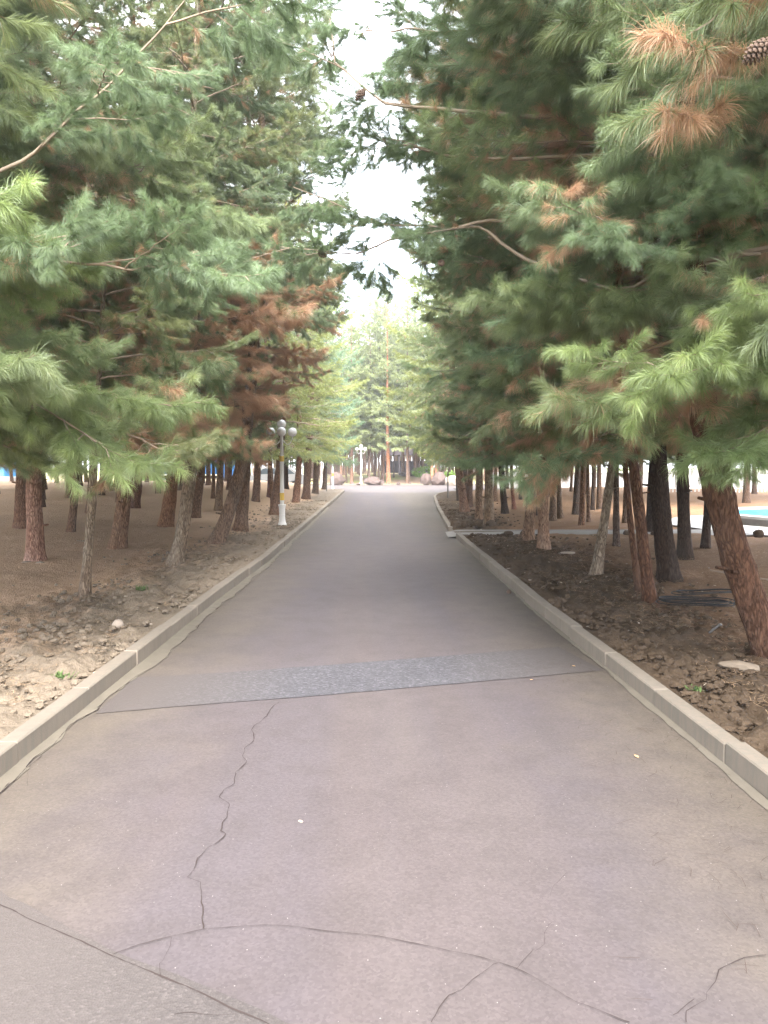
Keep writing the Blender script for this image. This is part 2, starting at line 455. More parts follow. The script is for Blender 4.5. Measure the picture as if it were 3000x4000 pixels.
def ragged(pts, amp, step, seed, n=2):
    """resample a polyline and shake it sideways"""
    P = np.array(pts, float); out = []
    for a, b in zip(P[:-1], P[1:]):
        L = np.linalg.norm(b - a); k = max(1, int(L / step))
        for i in range(k): out.append(a + (b - a) * i / k)
    out.append(P[-1]); out = np.array(out)
    s = np.arange(len(out)) * step
    d = np.gradient(out, axis=0); d /= np.linalg.norm(d, axis=1)[:, None] + 1e-9
    nn = np.stack([-d[:, 1], d[:, 0]], 1)
    off = fbm(s * 7, s * 0 + seed, seed=seed, octv=3) * amp
    off[0] = off[-1] = 0
    return out + nn * off[:, None]

# coarse patch across the road
pt = ragged([(-1.79, 5.78), (-1.10, 5.92), (0.0, 6.23), (1.66, 6.72)], .006, .06, 3)
pb = ragged([(-1.79, 4.93), (-.99, 5.15), (-.59, 5.24), (.70, 5.60), (1.82, 5.93)], .006, .06, 9)
P_ = np.concatenate([pt, pb[::-1]])
n_ = min(len(pt), len(pb))
ptt = pt[np.linspace(0, len(pt) - 1, 40).astype(int)]; pbb = pb[np.linspace(0, len(pb) - 1, 40).astype(int)]
V = np.array([(x, y, .004) for x, y in ptt] + [(x, y, .004) for x, y in pbb])
F = np.array([(k, k + 40, k + 41, k + 1) for k in range(39)])
tag(link('road_patch', mesh_data('road_patch', V, F, [M['patch']])), kind='structure')
# rough slab in the near left corner
sl = ragged([(-2.2, 3.45), (-1.345, 2.79), (-.86, 2.47), (-.66, 2.36), (-.333, 2.18), (0.9, 1.45)], .008, .05, 21)
V = np.array([(x, y, .004) for x, y in sl] + [(x - 1.5, y - 2.6, .004) for x, y in sl]); k = len(sl)
F = np.array([(i, i + k, i + k + 1, i + 1) for i in range(k - 1)])
tag(link('old_slab', mesh_data('old_slab', V, F, [M['slab']])), kind='structure')

# mortar gutters with a ragged road-side edge
def gutter(name, xf, sgn, y0, y1, w, seed):
    ys = np.arange(y0, y1, .07)
    x0 = xf(ys) + sgn * 0.0
    ww = w * (1 + .40 * fbm(ys * .8, ys * 0, seed=seed, octv=2) + .30 * fbm(ys * 8, ys * 0, seed=seed + 5, octv=3))
    V = np.concatenate([np.stack([x0, ys, np.full_like(ys, .018)], 1), np.stack([x0 - sgn * ww, ys, np.full_like(ys, .0045)], 1)])
    k = len(ys)
    F = np.array([(i, i + 1, i + 1 + k, i + k) if sgn < 0 else (i, i + k, i + 1 + k, i + 1) for i in range(k - 1)])
    tag(link(name, mesh_data(name, V, F, [M['gutter']])), kind='structure')
    return np.stack([x0 - sgn * ww, ys], 1)
gl_ = gutter('gutter', xl, -1, -2, 30, .085, 31)
gr_ = gutter('gutter', xr, 1, -2, 16.9, .032, 47)

def crack(pts, w, seed, amp=.012, z=.0062, step=.025):
    P = ragged(pts, amp, step, seed); s = np.arange(len(P)) * step
    d = np.gradient(P, axis=0); d /= np.linalg.norm(d, axis=1)[:, None] + 1e-9
    n = np.stack([-d[:, 1], d[:, 0]], 1)
    ww = w * (.25 + 1.1 * np.abs(fbm(s * 9, s * 0, seed=seed + 3, octv=4)))
    A = P + n * ww[:, None]; B = P - n * ww[:, None]; k = len(P)
    V = np.concatenate([np.c_[A, np.full(k, z)], np.c_[B, np.full(k, z)]])
    F = np.array([(i, i + k, i + k + 1, i + 1) for i in range(k - 1)])
    o = link('crack', mesh_data('crack', V, F, [M['crack']]))
    return tag(o, kind='structure')
CRACKS = [(0.003, 0.016, [(-0.638, 5.167), (-0.674, 4.856), (-0.718, 4.709), (-0.719, 4.667), (-0.698, 4.402), (-0.716, 4.188), (-0.689, 4.073), (-0.715, 3.956), (-0.707, 3.809), (-0.733, 3.647), (-0.680, 3.567), (-0.648, 3.423), (-0.666, 3.301), (-0.645, 3.270), (-0.657, 3.157), (-0.704, 3.063), (-0.708, 2.939), (-0.717, 2.917), (-0.663, 2.879), (-0.638, 2.783), (-0.616, 2.723), (-0.605, 2.650), (-0.582, 2.581)]),
 (0.0022, 0.004, [(-0.846, 2.445), (-0.778, 2.495), (-0.681, 2.537), (-0.580, 2.577), (-0.471, 2.590), (-0.375, 2.596), (-0.262, 2.585), (-0.140, 2.558), (0.027, 2.525), (0.195, 2.469), (0.292, 2.437), (0.357, 2.409), (0.412, 2.380), (0.459, 2.350), (0.510, 2.310), (0.562, 2.256), (0.610, 2.199), (0.675, 2.159), (0.741, 2.110)]),
 (0.0016, 0.006, [(-0.681, 2.537), (-0.674, 2.488), (-0.674, 2.408), (-0.681, 2.395), (-0.662, 2.335)]),
 (0.0022, 0.006, [(0.405, 2.380), (0.370, 2.345), (0.312, 2.298), (0.278, 2.256), (0.233, 2.231), (0.200, 2.176), (0.187, 2.144), (0.171, 2.119)]),
 (0.002, 0.008, [(0.459, 2.350), (0.500, 2.407), (0.533, 2.454), (0.538, 2.443), (0.576, 2.478), (0.585, 2.536), (0.613, 2.588), (0.631, 2.596)]),
 (0.001, 0.008, [(0.666, 2.762), (0.700, 2.831), (0.770, 2.932)]),
 (0.0026, 0.006, [(1.290, 2.405), (1.213, 2.390), (1.104, 2.333), (1.065, 2.279), (1.019, 2.233), (1.004, 2.198), (0.925, 2.150), (0.904, 2.107)]),
 (0.0012, 0.006, [(0.968, 2.203), (0.903, 2.159), (0.878, 2.137)]),
 (0.0042, 0.004, [(-1.432, 2.781), (-1.353, 2.735), (-0.843, 2.436), (-0.665, 2.336), (-0.479, 2.231), (-0.311, 2.127), (-0.178, 2.037)]),
 (0.003, 0.01, [(-1.815, 3.703), (-1.839, 3.850), (-1.831, 3.988), (-1.827, 4.206)]),
 (0.0012, 0.01, [(-1.829, 4.036), (-1.763, 3.900), (-1.723, 3.789)]),
 (0.0008, 0.01, [(-1.828, 3.730), (-1.601, 3.756), (-1.319, 3.706), (-1.018, 3.701)]),
 (0.0009, 0.012, [(-1.200, 3.430), (-1.155, 3.468), (-1.125, 3.561)]),
 (0.0016, 0.012, [(-0.576, 2.163), (-0.518, 2.167), (-0.448, 2.152), (-0.390, 2.160)])]
for i, (w, am, pts) in enumerate(CRACKS):
    crack(pts, w * .62, 100 + i * 7, am, step=.012)
crack([tuple(p) for p in gl_[70:330:3]], .0022, 301, .004, z=.0075)
crack([tuple(p) for p in gr_[110:240:3]], .0011, 302, .004, z=.0075)
crack([tuple(p) for p in pb[2:-1:3]], .0008, 303, .002, z=.0085)
crack([tuple(p) for p in pt[18:-1:3]], .0010, 304, .002, z=.0085)

# kerbs: every stone its own piece
def kerb(pts, side):
    root = tag(link('kerb', None), kind='structure')
    P = np.array(pts, float); d = np.r_[0, np.cumsum(np.linalg.norm(np.diff(P, axis=0), axis=1))]
    n = int(d[-1] / 1.0)
    for i in range(n):
        s0, s1 = i * d[-1] / n + .006, (i + 1) * d[-1] / n - .006
        a = np.array([np.interp(s0, d, P[:, 0]), np.interp(s0, d, P[:, 1])]); b = np.array([np.interp(s1, d, P[:, 0]), np.interp(s1, d, P[:, 1])])
        c = (a + b) / 2; L = np.linalg.norm(b - a); t = (b - a) / L; nn = np.array([-t[1], t[0]]) * side
        ang = math.atan2(t[1], t[0]); c = c + nn * .055
        mb = MB(); mb.box((0, 0, 0), (L, .11 + random.uniform(-.004, .004), .20), 0, .008)
        mb.build('kerb_stone', M['kerb'], root, (c[0] + nn[0] * random.uniform(-.008, .008), c[1], .03 + random.uniform(-.005, .005)), (random.uniform(-.012, .012), random.uniform(-.003, .003), ang + random.uniform(-.007, .007)))
kerb([(xl(y), y) for y in np.arange(-2, 49.5, .5)] + [(-1.75, 50.1), (-2.2, 50.8), (-3, 51.1), (-14, 51.6)], 1)
kerb([(xr(y), y) for y in np.arange(-2, 17.3, .5)], -1)
kerb([(xr(y), y) for y in np.arange(18.75, 48.6, .5)] + [(7.0, 49.9), (9, 50.6), (26, 51.4)], -1)
kerb([(-40, 67.2), (40, 66.2)], 1)

# verges
def spacing(bps):
    out = [bps[0][0]]
    for (a, s0), (b, s1) in zip(bps[:-1], bps[1:]):
        while out[-1] < b - 1e-6:
            f = (out[-1] - a) / (b - a); out.append(out[-1] + s0 + (s1 - s0) * f)
    return np.array(out)
US = spacing([(0, .035), (2.2, .05), (6, .16), (14, .5), (34, 1.5)])
VS = spacing([(-3, .09), (2, .04), (9, .045), (16, .09), (30, .25), (50.9, .4)])
VS = np.clip(VS, -3, 50.9)
def soilmask(u, y, seed): return np.clip(1.25 - (u + .5 * fbm(y * .5, u * .4, seed=seed, octv=3)) / np.where(seed == 5, 2.3, 2.6), 0, 1)
def verge(side):
    U, Y = np.meshgrid(US, VS, indexing='ij')
    seed = 5 if side < 0 else 8
    X = (xl(Y) - .11 - U) if side < 0 else (xr(Y) + .11 + U)
    Z = terr(X + side * 1e-4, Y)
    m = soilmask(U, Y, seed)
    fade = np.clip(1.2 - Y / 45, .25, 1)
    Z = Z + np.clip(U / .12, 0, 1) * (fbm(X * .8, Y * .8, seed=seed, octv=3) * .035 + m * fade * (fbm(X * 5, Y * 5, seed=seed + 1, octv=5, gain=.72) * .050 - .018) + (1 - m) * fbm(X * 9, Y * 9, seed=seed + 2, octv=3) * .010)
    if side > 0:      # the path cuts through, the plaza lies beyond
        pm = ((Y > 16.95) & (Y < 18.75)) | ((X > 7.4) & (Y > 15.9) & (Y < 25.5))
        Z = np.where(pm, .03, Z)
    V = np.stack([X, Y, Z], -1).reshape(-1, 3)
    idx = np.arange(U.size).reshape(U.shape)
    Q = np.stack([idx[:-1, :-1], idx[1:, :-1], idx[1:, 1:], idx[:-1, 1:]], -1).reshape(-1, 4)
    if side < 0: Q = Q[:, ::-1]
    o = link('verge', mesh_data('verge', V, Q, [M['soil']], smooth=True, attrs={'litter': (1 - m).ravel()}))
    return tag(o, kind='structure')
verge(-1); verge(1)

# clods of earth, one joined heap per side
def icos():
    p = (1 + 5 ** .5) / 2
    v = np.array([(-1, p, 0), (1, p, 0), (-1, -p, 0), (1, -p, 0), (0, -1, p), (0, 1, p), (0, -1, -p), (0, 1, -p), (p, 0, -1), (p, 0, 1), (-p, 0, -1), (-p, 0, 1)], float)
    v /= np.linalg.norm(v[0])
    f = [(0, 11, 5), (0, 5, 1), (0, 1, 7), (0, 7, 10), (0, 10, 11), (1, 5, 9), (5, 11, 4), (11, 10, 2), (10, 7, 6), (7, 1, 8), (3, 9, 4), (3, 4, 2), (3, 2, 6), (3, 6, 8), (3, 8, 9), (4, 9, 5), (2, 4, 11), (6, 2, 10), (8, 6, 7), (9, 8, 1)]
    vl = [tuple(x) for x in v]; cache = {}; nf = []
    def mid(a, b):
        k = (min(a, b), max(a, b))
        if k not in cache:
            q = (np.array(vl[a]) + np.array(vl[b])) / 2; q /= np.linalg.norm(q); vl.append(tuple(q)); cache[k] = len(vl) - 1
        return cache[k]
    for a, b, c in f:
        ab, bc, ca = mid(a, b), mid(b, c), mid(c, a); nf += [(a, ab, ca), (b, bc, ab), (c, ca, bc), (ab, bc, ca)]
    return v, np.array(f), np.array(vl), np.array(nf)
I0V, I0F, I1V, I1F = icos()
def lumps(name, n, side, mat, s0, s1, umax, ymax, seed, flat=.6, hi=True):
    r = np.random.default_rng(seed)
    y = 1.2 + (ymax - 1.2) * r.random(n) ** 1.7
    u = .03 + np.abs(r.normal(0, umax * .5, n)); u = np.where(u > umax * 1.6, r.random(n) * umax, u)
    # clods gather in clumps
    keep = fbm(u * 2.2, y * 1.6, seed=seed, octv=3) + r.normal(0, .35, n) > -.05
    y, u = y[keep], u[keep]; n = len(y)
    x = (xl(y) - .11 - u) if side < 0 else (xr(y) + .11 + u)
    if side > 0:
        k2 = ~((y > 16.8) & (y < 18.9)); x, y, u = x[k2], y[k2], u[k2]; n = len(y)
    s = s0 + (s1 - s0) * r.random(n) ** 3.0
    BV, BF = (I1V, I1F) if hi else (I0V, I0F)
    V = BV[None] * (1 + .42 * vnoise(BV[None, :, 0] * 1.9 + x[:, None] * 31, BV[None, :, 1] * 1.9 + y[:, None] * 17, BV[None, :, 2] * 1.9, seed=seed))[..., None]
    V = V * s[:, None, None] * np.stack([.8 + .6 * r.random(n), .8 + .6 * r.random(n), flat * (.6 + .8 * r.random(n))], -1)[:, None]
    a = r.random(n) * 6.28; c, s_ = np.cos(a)[:, None], np.sin(a)[:, None]
    V = np.stack([V[..., 0] * c - V[..., 1] * s_, V[..., 0] * s_ + V[..., 1] * c, V[..., 2]], -1)
    V += np.stack([x, y, terr(x, y) + .2 * s - .004], -1)[:, None]
    F = (BF[None] + (np.arange(n) * len(BV))[:, None, None]).reshape(-1, 3)
    o = link(name, mesh_data(name, V.reshape(-1, 3), F, [mat], smooth=False))
    return tag(o, kind='stuff')
tag(lumps('soil', 15000, -1, M['soil'], .005, .038, 1.7, 34, 21, .7, False), 'fine crumbled earth along the left kerb', 'soil')
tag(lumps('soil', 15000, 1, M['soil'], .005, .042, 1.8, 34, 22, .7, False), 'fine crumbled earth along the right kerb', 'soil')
tag(lumps('soil', 420, -1, M['soil'], .010, .034, 1.7, 30, 11, .9), 'dug earth clods along the left kerb', 'soil')
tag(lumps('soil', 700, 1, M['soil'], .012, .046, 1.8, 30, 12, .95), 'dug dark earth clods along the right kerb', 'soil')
tag(lumps('gravel', 420, -1, M['stone'], .006, .026, 6, 26, 13, .4, False), 'small pale chips scattered over the left verge', 'gravel')
tag(lumps('gravel', 420, 1, M['stone'], .006, .026, 5, 24, 14, .4, False), 'small pale chips scattered over the right verge', 'gravel')

# fallen needles lying over the verges and the right edge of the road
def straw(name, n, xf, y0, y1, seed, L=.10, w=.0016, mat='strawneedle'):
    r = np.random.default_rng(seed)
    y = y0 + (y1 - y0) * r.random(n) ** 1.4; x, z = xf(y, r)
    a = r.random(n) * 6.28; l = L * (.6 + .6 * r.random(n))
    d = np.stack([np.cos(a), np.sin(a), r.normal(0, .06, n)], 1) * l[:, None]; s = np.stack([-np.sin(a), np.cos(a), 0 * a], 1) * w * (1 + y / 6)[:, None]
    P = np.stack([x, y, z], 1); mid = P + d * .5 + s * r.normal(0, 6, n)[:, None] + [0, 0, .003]
    V = np.stack([P - s * .5, P + s * .5, mid - s * .5, mid + s * .5, P + d], 1).reshape(-1, 3)
    b = (np.arange(n) * 5)[:, None, None]
    F = (np.array([(0, 1, 3), (0, 3, 2), (2, 3, 4)])[None] + b).reshape(-1, 3)
    return tag(link(name, mesh_data(name, V, F, [M[mat]])), kind='stuff')
tag(straw('fallen_needles', 20000, lambda y, r: ((lambda x: (x, terr(x, y) + .012))(xl(y) - .3 - 5 * r.random(len(y)))), 3, 20, 5), 'dry brown needles lying on the left verge', 'needles')
tag(straw('fallen_needles', 22000, lambda y, r: ((lambda x: (x, terr(x, y) + .012))(xr(y) + .5 + 5 * r.random(len(y)))), 2.5, 16, 6), 'dry brown needles lying on the right verge', 'needles')
tag(straw('fallen_needles', 260, lambda y, r: (xr(y) - .05 - np.abs(r.normal(0, .38, len(y))), y * 0 + .007), 1.8, 7, 7, .10, .0012, 'deadneedle'), 'loose dry needles on the road by the right kerb', 'needles')

# path and plaza with the pool
V = [(1.72, 17.15, .018), (2.1, 17.05, .07), (9.3, 17.05, .07), (9.3, 18.65, .07), (2.1, 18.65, .07), (1.80, 18.6, .018)]
tag(MB().poly(V).build('path', M['path']), kind='structure')
ring = [(9.0, 16.5), (9.6, 16.2), (11, 16), (30, 15.5), (30, 26), (12, 25), (9.5, 23.5), (8.2, 21.5), (7.9, 20), (8.2, 18.5)]
tag(MB().poly([(x, y, .075) for x, y in ring]).build('plaza', M['plaza']), kind='structure')
def mat_water():
    t = NT('pool_water'); p = t.wpos()
    return t.bsdf(t.mix(t.noise(p, .6, 3), (0.02, 0.17, 0.27), (0.03, 0.20, 0.31)), .5, t.noise(p, 5, 3), .15, .02, .05)
M['water'] = mat_water()
pool = tag(link('fountain_pool', None, None, (13.3, 20.9, .075)), 'round pool with white rim and blue water on the white plaza', 'pool')
MB().lathe([(3.62, 0), (3.55, .17)], 64).build('wall', M['poolwall'], pool, smooth=False)
prof = [(3.25, .05), (3.25, .24), (3.68, .24), (3.68, .17), (3.56, .165)]
mb = MB(); n = 64
Vr = [(r * math.cos(2 * math.pi * k / n), r * math.sin(2 * math.pi * k / n), z) for (r, z) in prof for k in range(n)]
mb.add(Vr, [(i * n + k, (i + 1) * n + k, (i + 1) * n + (k + 1) % n, i * n + (k + 1) % n) for i in range(4) for k in range(n)])
mb.build('rim', M['plaza'], pool)
mb = MB(); mb.poly([(3.245 * math.cos(2 * math.pi * k / n), 3.245 * math.sin(2 * math.pi * k / n), .19) for k in range(n)]); mb.build('water', M['water'], pool)

# the ground of the grove beyond the crossing: a low mound
xs = np.linspace(-60, 60, 121); ys_ = np.r_[np.linspace(66.75, 80, 28), np.linspace(82, 200, 30)]
Xg, Yg = np.meshgrid(xs, ys_, indexing='ij')
Zg = .08 + .75 * np.exp(-((Xg - 3.5) / 9) ** 2) * ss(67.5, 76, Yg) + .06 * fbm(Xg * .5, Yg * .5, seed=4, octv=3) * ss(67, 70, Yg)
def grove_z(x, y): return float(.08 + .75 * math.exp(-((x - 3.5) / 9) ** 2) * ss(67.5, 76, y))
idx = np.arange(Xg.size).reshape(Xg.shape)
Q = np.stack([idx[:-1, :-1], idx[1:, :-1], idx[1:, 1:], idx[:-1, 1:]], -1).reshape(-1, 4)
def mat_mound():
    t = NT('thin_grass_over_litter'); p = t.wpos()
    f = t.ramp(t.noise(p, .35, 5), [(0.42, 0.0), (0.6, 1.0)])
    return t.bsdf(t.mix(f, (0.25, 0.17, 0.12), (0.25, 0.25, 0.11)), .95, t.noise(p, 6, 5), .6, .05, .1)
M['mound'] = mat_mound()
tag(link('terrain', mesh_data('terrain', np.stack([Xg, Yg, Zg], -1).reshape(-1, 3), Q, [M['mound']], smooth=True)), kind='structure')

# ------------------------------------------------------------------ pine boughs
def bough(seed, L=3.0, dens=300, width=.0022, bent=True, nl=.105, sec=.15, ter=.13, wood=True, hang=0.0, bare=.22):
    r = np.random.default_rng(seed)
    nm = 12; s = np.linspace(0, 1, nm)
    wob = np.cumsum(r.normal(0, .035, nm)); wob -= wob[0]
    main = np.stack([s * L, wob * L * .35, L * (.10 * s - (.20 + hang) * s ** 2 + .16 * s ** 5)], 1)
    segA, segB, dn, age = [], [], [], []
    tubesV, tubesT, off = [], [], 0
    def add_tube(P, R, k):
        nonlocal off
        if not wood: return
        V, T = tube(P, R, k); tubesV.append(V); tubesT.append(T + off); off += len(V)
    R0 = .0075 * L
    add_tube(main, R0 * (1 - .82 * s) , 5)
    def at(P, f):
        f = f * (len(P) - 1); i = min(int(f), len(P) - 2); t = f - i
        return P[i] * (1 - t) + P[i + 1] * t, (P[i + 1] - P[i]) / (np.linalg.norm(P[i + 1] - P[i]) + 1e-9)
    def clothe(P, f0, a):
        for i in range(len(P) - 1):
            if (i + 1) / (len(P) - 1) > f0: segA.append(P[i]); segB.append(P[i + 1]); dn.append(1.0); age.append(a)
    clothe(main, .72, .1)
    pos = bare * L; side = 1
    while pos < L * .97:
        p, t = at(main, pos / L); f = pos / L
        l = ((L - pos) * .50 + .22) * r.uniform(.6, 1.15) * min(1, .45 + f * 1.6)
        ang = side * math.radians(r.uniform(38, 68)); ca, sa = math.cos(ang), math.sin(ang)
        d = np.array([t[0] * ca - t[1] * sa, t[0] * sa + t[1] * ca, t[2] + r.uniform(-.25, .22)]); d /= np.linalg.norm(d)
        ns = 6; q = [p]
        dd = d.copy()
        for i in range(ns):
            dd = dd + r.normal(0, .09, 3) + np.array([t[0] * .05, t[1] * .05, -.075 - hang * .2 + .03 * i]); dd /= np.linalg.norm(dd)
            q.append(q[-1] + dd * l / ns)
        q = np.array(q)
        add_tube(q, np.linspace(R0 * (1 - .8 * f) * .5 + .0015, .0018, ns + 1), 3)
        clothe(q, .45, .25 if f > .5 else .5)
        # tertiary shoots
        tp = .10; sd = 1
        while tp < l:
            pp, tt = at(q, tp / l)
            tl = r.uniform(.10, .26) * (1.15 - .4 * tp / l)
            an = sd * math.radians(r.uniform(28, 62)); c2, s2 = math.cos(an), math.sin(an)
            td = np.array([tt[0] * c2 - tt[1] * s2, tt[0] * s2 + tt[1] * c2, tt[2] + r.uniform(-.45, .35)]); td /= np.linalg.norm(td)
            e1 = pp + td * tl * .5; td2 = td + np.array([0, 0, r.uniform(-.3, .15)]); td2 /= np.linalg.norm(td2); e2 = e1 + td2 * tl * .5
            add_tube(np.array([pp, e1, e2]), np.array([.0024, .0018, .0010]), 3)
            a_ = np.clip(.75 - f * .5 - .3 * tp / l + r.normal(0, .12), 0, 1)
            segA += [pp, e1]; segB += [e1, e2]; dn += [.85, 1.15]; age += [a_ + .08, a_ - .08]
            tp += ter * r.uniform(.7, 1.35); sd = -sd
        pos += sec * r.uniform(.6, 1.4) * (1 if f < .7 else .75); side = -side
    A = np.array(segA); B = np.array(segB); dn = np.array(dn); age = np.array(age)
    ln = np.linalg.norm(B - A, axis=1); cnt = np.maximum(1, np.round(ln * dens * dn * r.uniform(.7, 1.3, len(ln)))).astype(int)
    ii = np.repeat(np.arange(len(A)), cnt); N = len(ii)
    tpar = r.random(N); P = A[ii] * (1 - tpar)[:, None] + B[ii] * tpar[:, None]
    T = (B - A)[ii] / ln[ii][:, None]
    rv = r.normal(0, 1, (N, 3)); rad = rv - (rv * T).sum(1)[:, None] * T; rad /= np.linalg.norm(rad, axis=1)[:, None] + 1e-9
    th = np.radians(r.uniform(18, 58, N))
    D = T * np.cos(th)[:, None] + rad * np.sin(th)[:, None]; D[:, 2] -= .26; D /= np.linalg.norm(D, axis=1)[:, None]
    ll = nl * r.uniform(.65, 1.2, N)
    sv = r.normal(0, 1, (N, 3)); S = np.cross(D, sv); S /= np.linalg.norm(S, axis=1)[:, None] + 1e-9
    w = width * r.uniform(.7, 1.3, N)
    tone_seg = r.uniform(0, 1, len(A)); tone = np.clip(.35 * tone_seg[ii] + .35 * r.random(N) + .45 * (.75 - age[ii]), 0, 1)
    dry_seg = np.clip(1 - age + r.normal(0, .12, len(A)), 0, 1)
    dry = np.clip(dry_seg[ii] + r.normal(0, .06, N), 0.001, 1)
    if bent:
        mid = P + D * (ll * .55)[:, None]; D2 = D.copy(); D2[:, 2] -= r.uniform(.2, .9, N); D2 /= np.linalg.norm(D2, axis=1)[:, None]
        tip = mid + D2 * (ll * .5)[:, None]; h = (S * w[:, None]) * .5
        V = np.stack([P - h, P + h, mid - h * .8, mid + h * .8, tip], 1).reshape(-1, 3)
        F = (np.array([(0, 1, 3), (0, 3, 2), (2, 3, 4)])[None] + (np.arange(N) * 5)[:, None, None]).reshape(-1, 3); kk = 5
    else:
        h = (S * w[:, None]) * .5
        V = np.stack([P - h, P + h, P + D * ll[:, None]], 1).reshape(-1, 3); F = np.arange(N * 3).reshape(-1, 3); kk = 3
    out = dict(nV=V, nF=F, tone=np.repeat(tone, kk), dry=np.repeat(dry, kk))
    if wood and tubesV:
        tv = np.concatenate(tubesV); tq = np.concatenate(tubesT)
        out['wV'] = tv; out['wF'] = np.concatenate([tq[:, [0, 1, 2]], tq[:, [0, 2, 3]]])
    else:
        out['wV'] = np.zeros((0, 3)); out['wF'] = np.zeros((0, 3), int)
    return out

def bough_mesh(name, bs, mats4=None):
    """join boughs (with optional 4x4 matrices) into one mesh"""
    Vs, Fs, mi, to, dr = [], [], [], [], []; off = 0
    for i, b in enumerate(bs):
        for kv, kf, m in (('nV', 'nF', 0), ('wV', 'wF', 1)):
            v = b[kv]
            if len(v) == 0: continue
            if mats4 is not None:
                v = v @ mats4[i][:3, :3].T + mats4[i][:3, 3]
            Vs.append(v); Fs.append(b[kf] + off); off += len(v)
            mi.append(np.full(len(b[kf]), m))
            if m == 0: to.append(b['tone']); dr.append(b['dry'])
            else: to.append(np.zeros(len(v))); dr.append(np.ones(len(v)))
    return mesh_data(name, np.concatenate(Vs), np.concatenate(Fs), [M['needles'], M['twig']], np.concatenate(mi), False,
                     {'tone': np.concatenate(to), 'dry': np.concatenate(dr)})

def place(az, pitch, roll, sc, loc):
    ca, sa = math.cos(az), math.sin(az); cp, sp = math.cos(pitch), math.sin(pitch); cr, sr = math.cos(roll), math.sin(roll)
    Rz = np.array([[ca, -sa, 0], [sa, ca, 0], [0, 0, 1]]); Ry = np.array([[cp, 0, -sp], [0, 1, 0], [sp, 0, cp]]); Rx = np.array([[1, 0, 0], [0, cr, -sr], [0, sr, cr]])
    m = np.eye(4); m[:3, :3] = Rz @ Ry @ Rx * sc; m[:3, 3] = loc
    return m

NEARB = [bough(50 + i, 3.0, 1350, .0021, True, nl=.13) for i in range(5)]
NEARS = [bough(70 + i, 1.5, 1350, .0021, True, nl=.13, sec=.12, ter=.11, bare=.12) for i in range(2)]
NEARM = [bough_mesh('branch', [b]) for b in NEARB]
NEARSM = [bough_mesh('branch', [b]) for b in NEARS]
MIDB = [bough(90 + i, 3.0, 230, .0070, False, nl=.135) for i in range(4)]
MIDS = [bough(95 + i, 1.5, 230, .0070, False, nl=.135, sec=.13, bare=.1) for i in range(2)]
FARB = [bough(110 + i, 3.0, 105, .024, False, nl=.19, sec=.20, ter=.20, wood=False) for i in range(3)]

def crown_layout(r, H, R, z0, n, lim=None, ring=0):
    """heights, azimuths, lengths of the boughs of one crown"""
    out = []; az = r.uniform(0, 6.28)
    for i in range(n):
        f = (i + r.uniform(-.4, .4)) / n; f = min(max(f, 0), 1)
        z = z0 + (H - .5 - z0) * f ** 1.12
        az += 2.4 + r.uniform(-.35, .35)
        t = (z - z0) / (H - z0)
        l = R * (min(1, .82 + t * 1.0) if t < .2 else (1 - ((t - .2) / .8) ** 1.8 * .88)) * r.uniform(.72, 1.12)
        pitch = math.radians(-9 + 52 * t + r.uniform(-9, 9))
        out.append((z, az, max(.35, l), pitch))
    return out

def crown_mesh(name, seed, H, R, z0, n, big, small=None):
    r = np.random.default_rng(seed); bs, ms = [], []
    for z, az, l, p in crown_layout(r, H, R, z0, n):
        if small is not None and l < 1.6: b = small[r.integers(len(small))]; sc = l / 1.5
        else: b = big[r.integers(len(big))]; sc = l / 3.0
        bs.append(b); ms.append(place(az, p, r.uniform(-.4, .4), sc, (0, 0, z)))
    for k in range(3):
        bs.append((small or big)[0]); ms.append(place(r.uniform(0, 6), math.radians(78), 0, .5 if small else .3, (0, 0, H - .9)))
    return bough_mesh(name, bs, ms)
MIDC = [crown_mesh('crown', 200 + i, 12.6, 3.1, 2.05, 58, MIDB, MIDS) for i in range(3)]
MIDT = [crown_mesh('crown', 210, 7.5, 1.7, 2.3, 30, MIDB, MIDS)]            # slight young tree, natural size
FARC = [crown_mesh('crown', 220 + i, 15.0, 3.0, 3.2, 60, FARB) for i in range(3)]

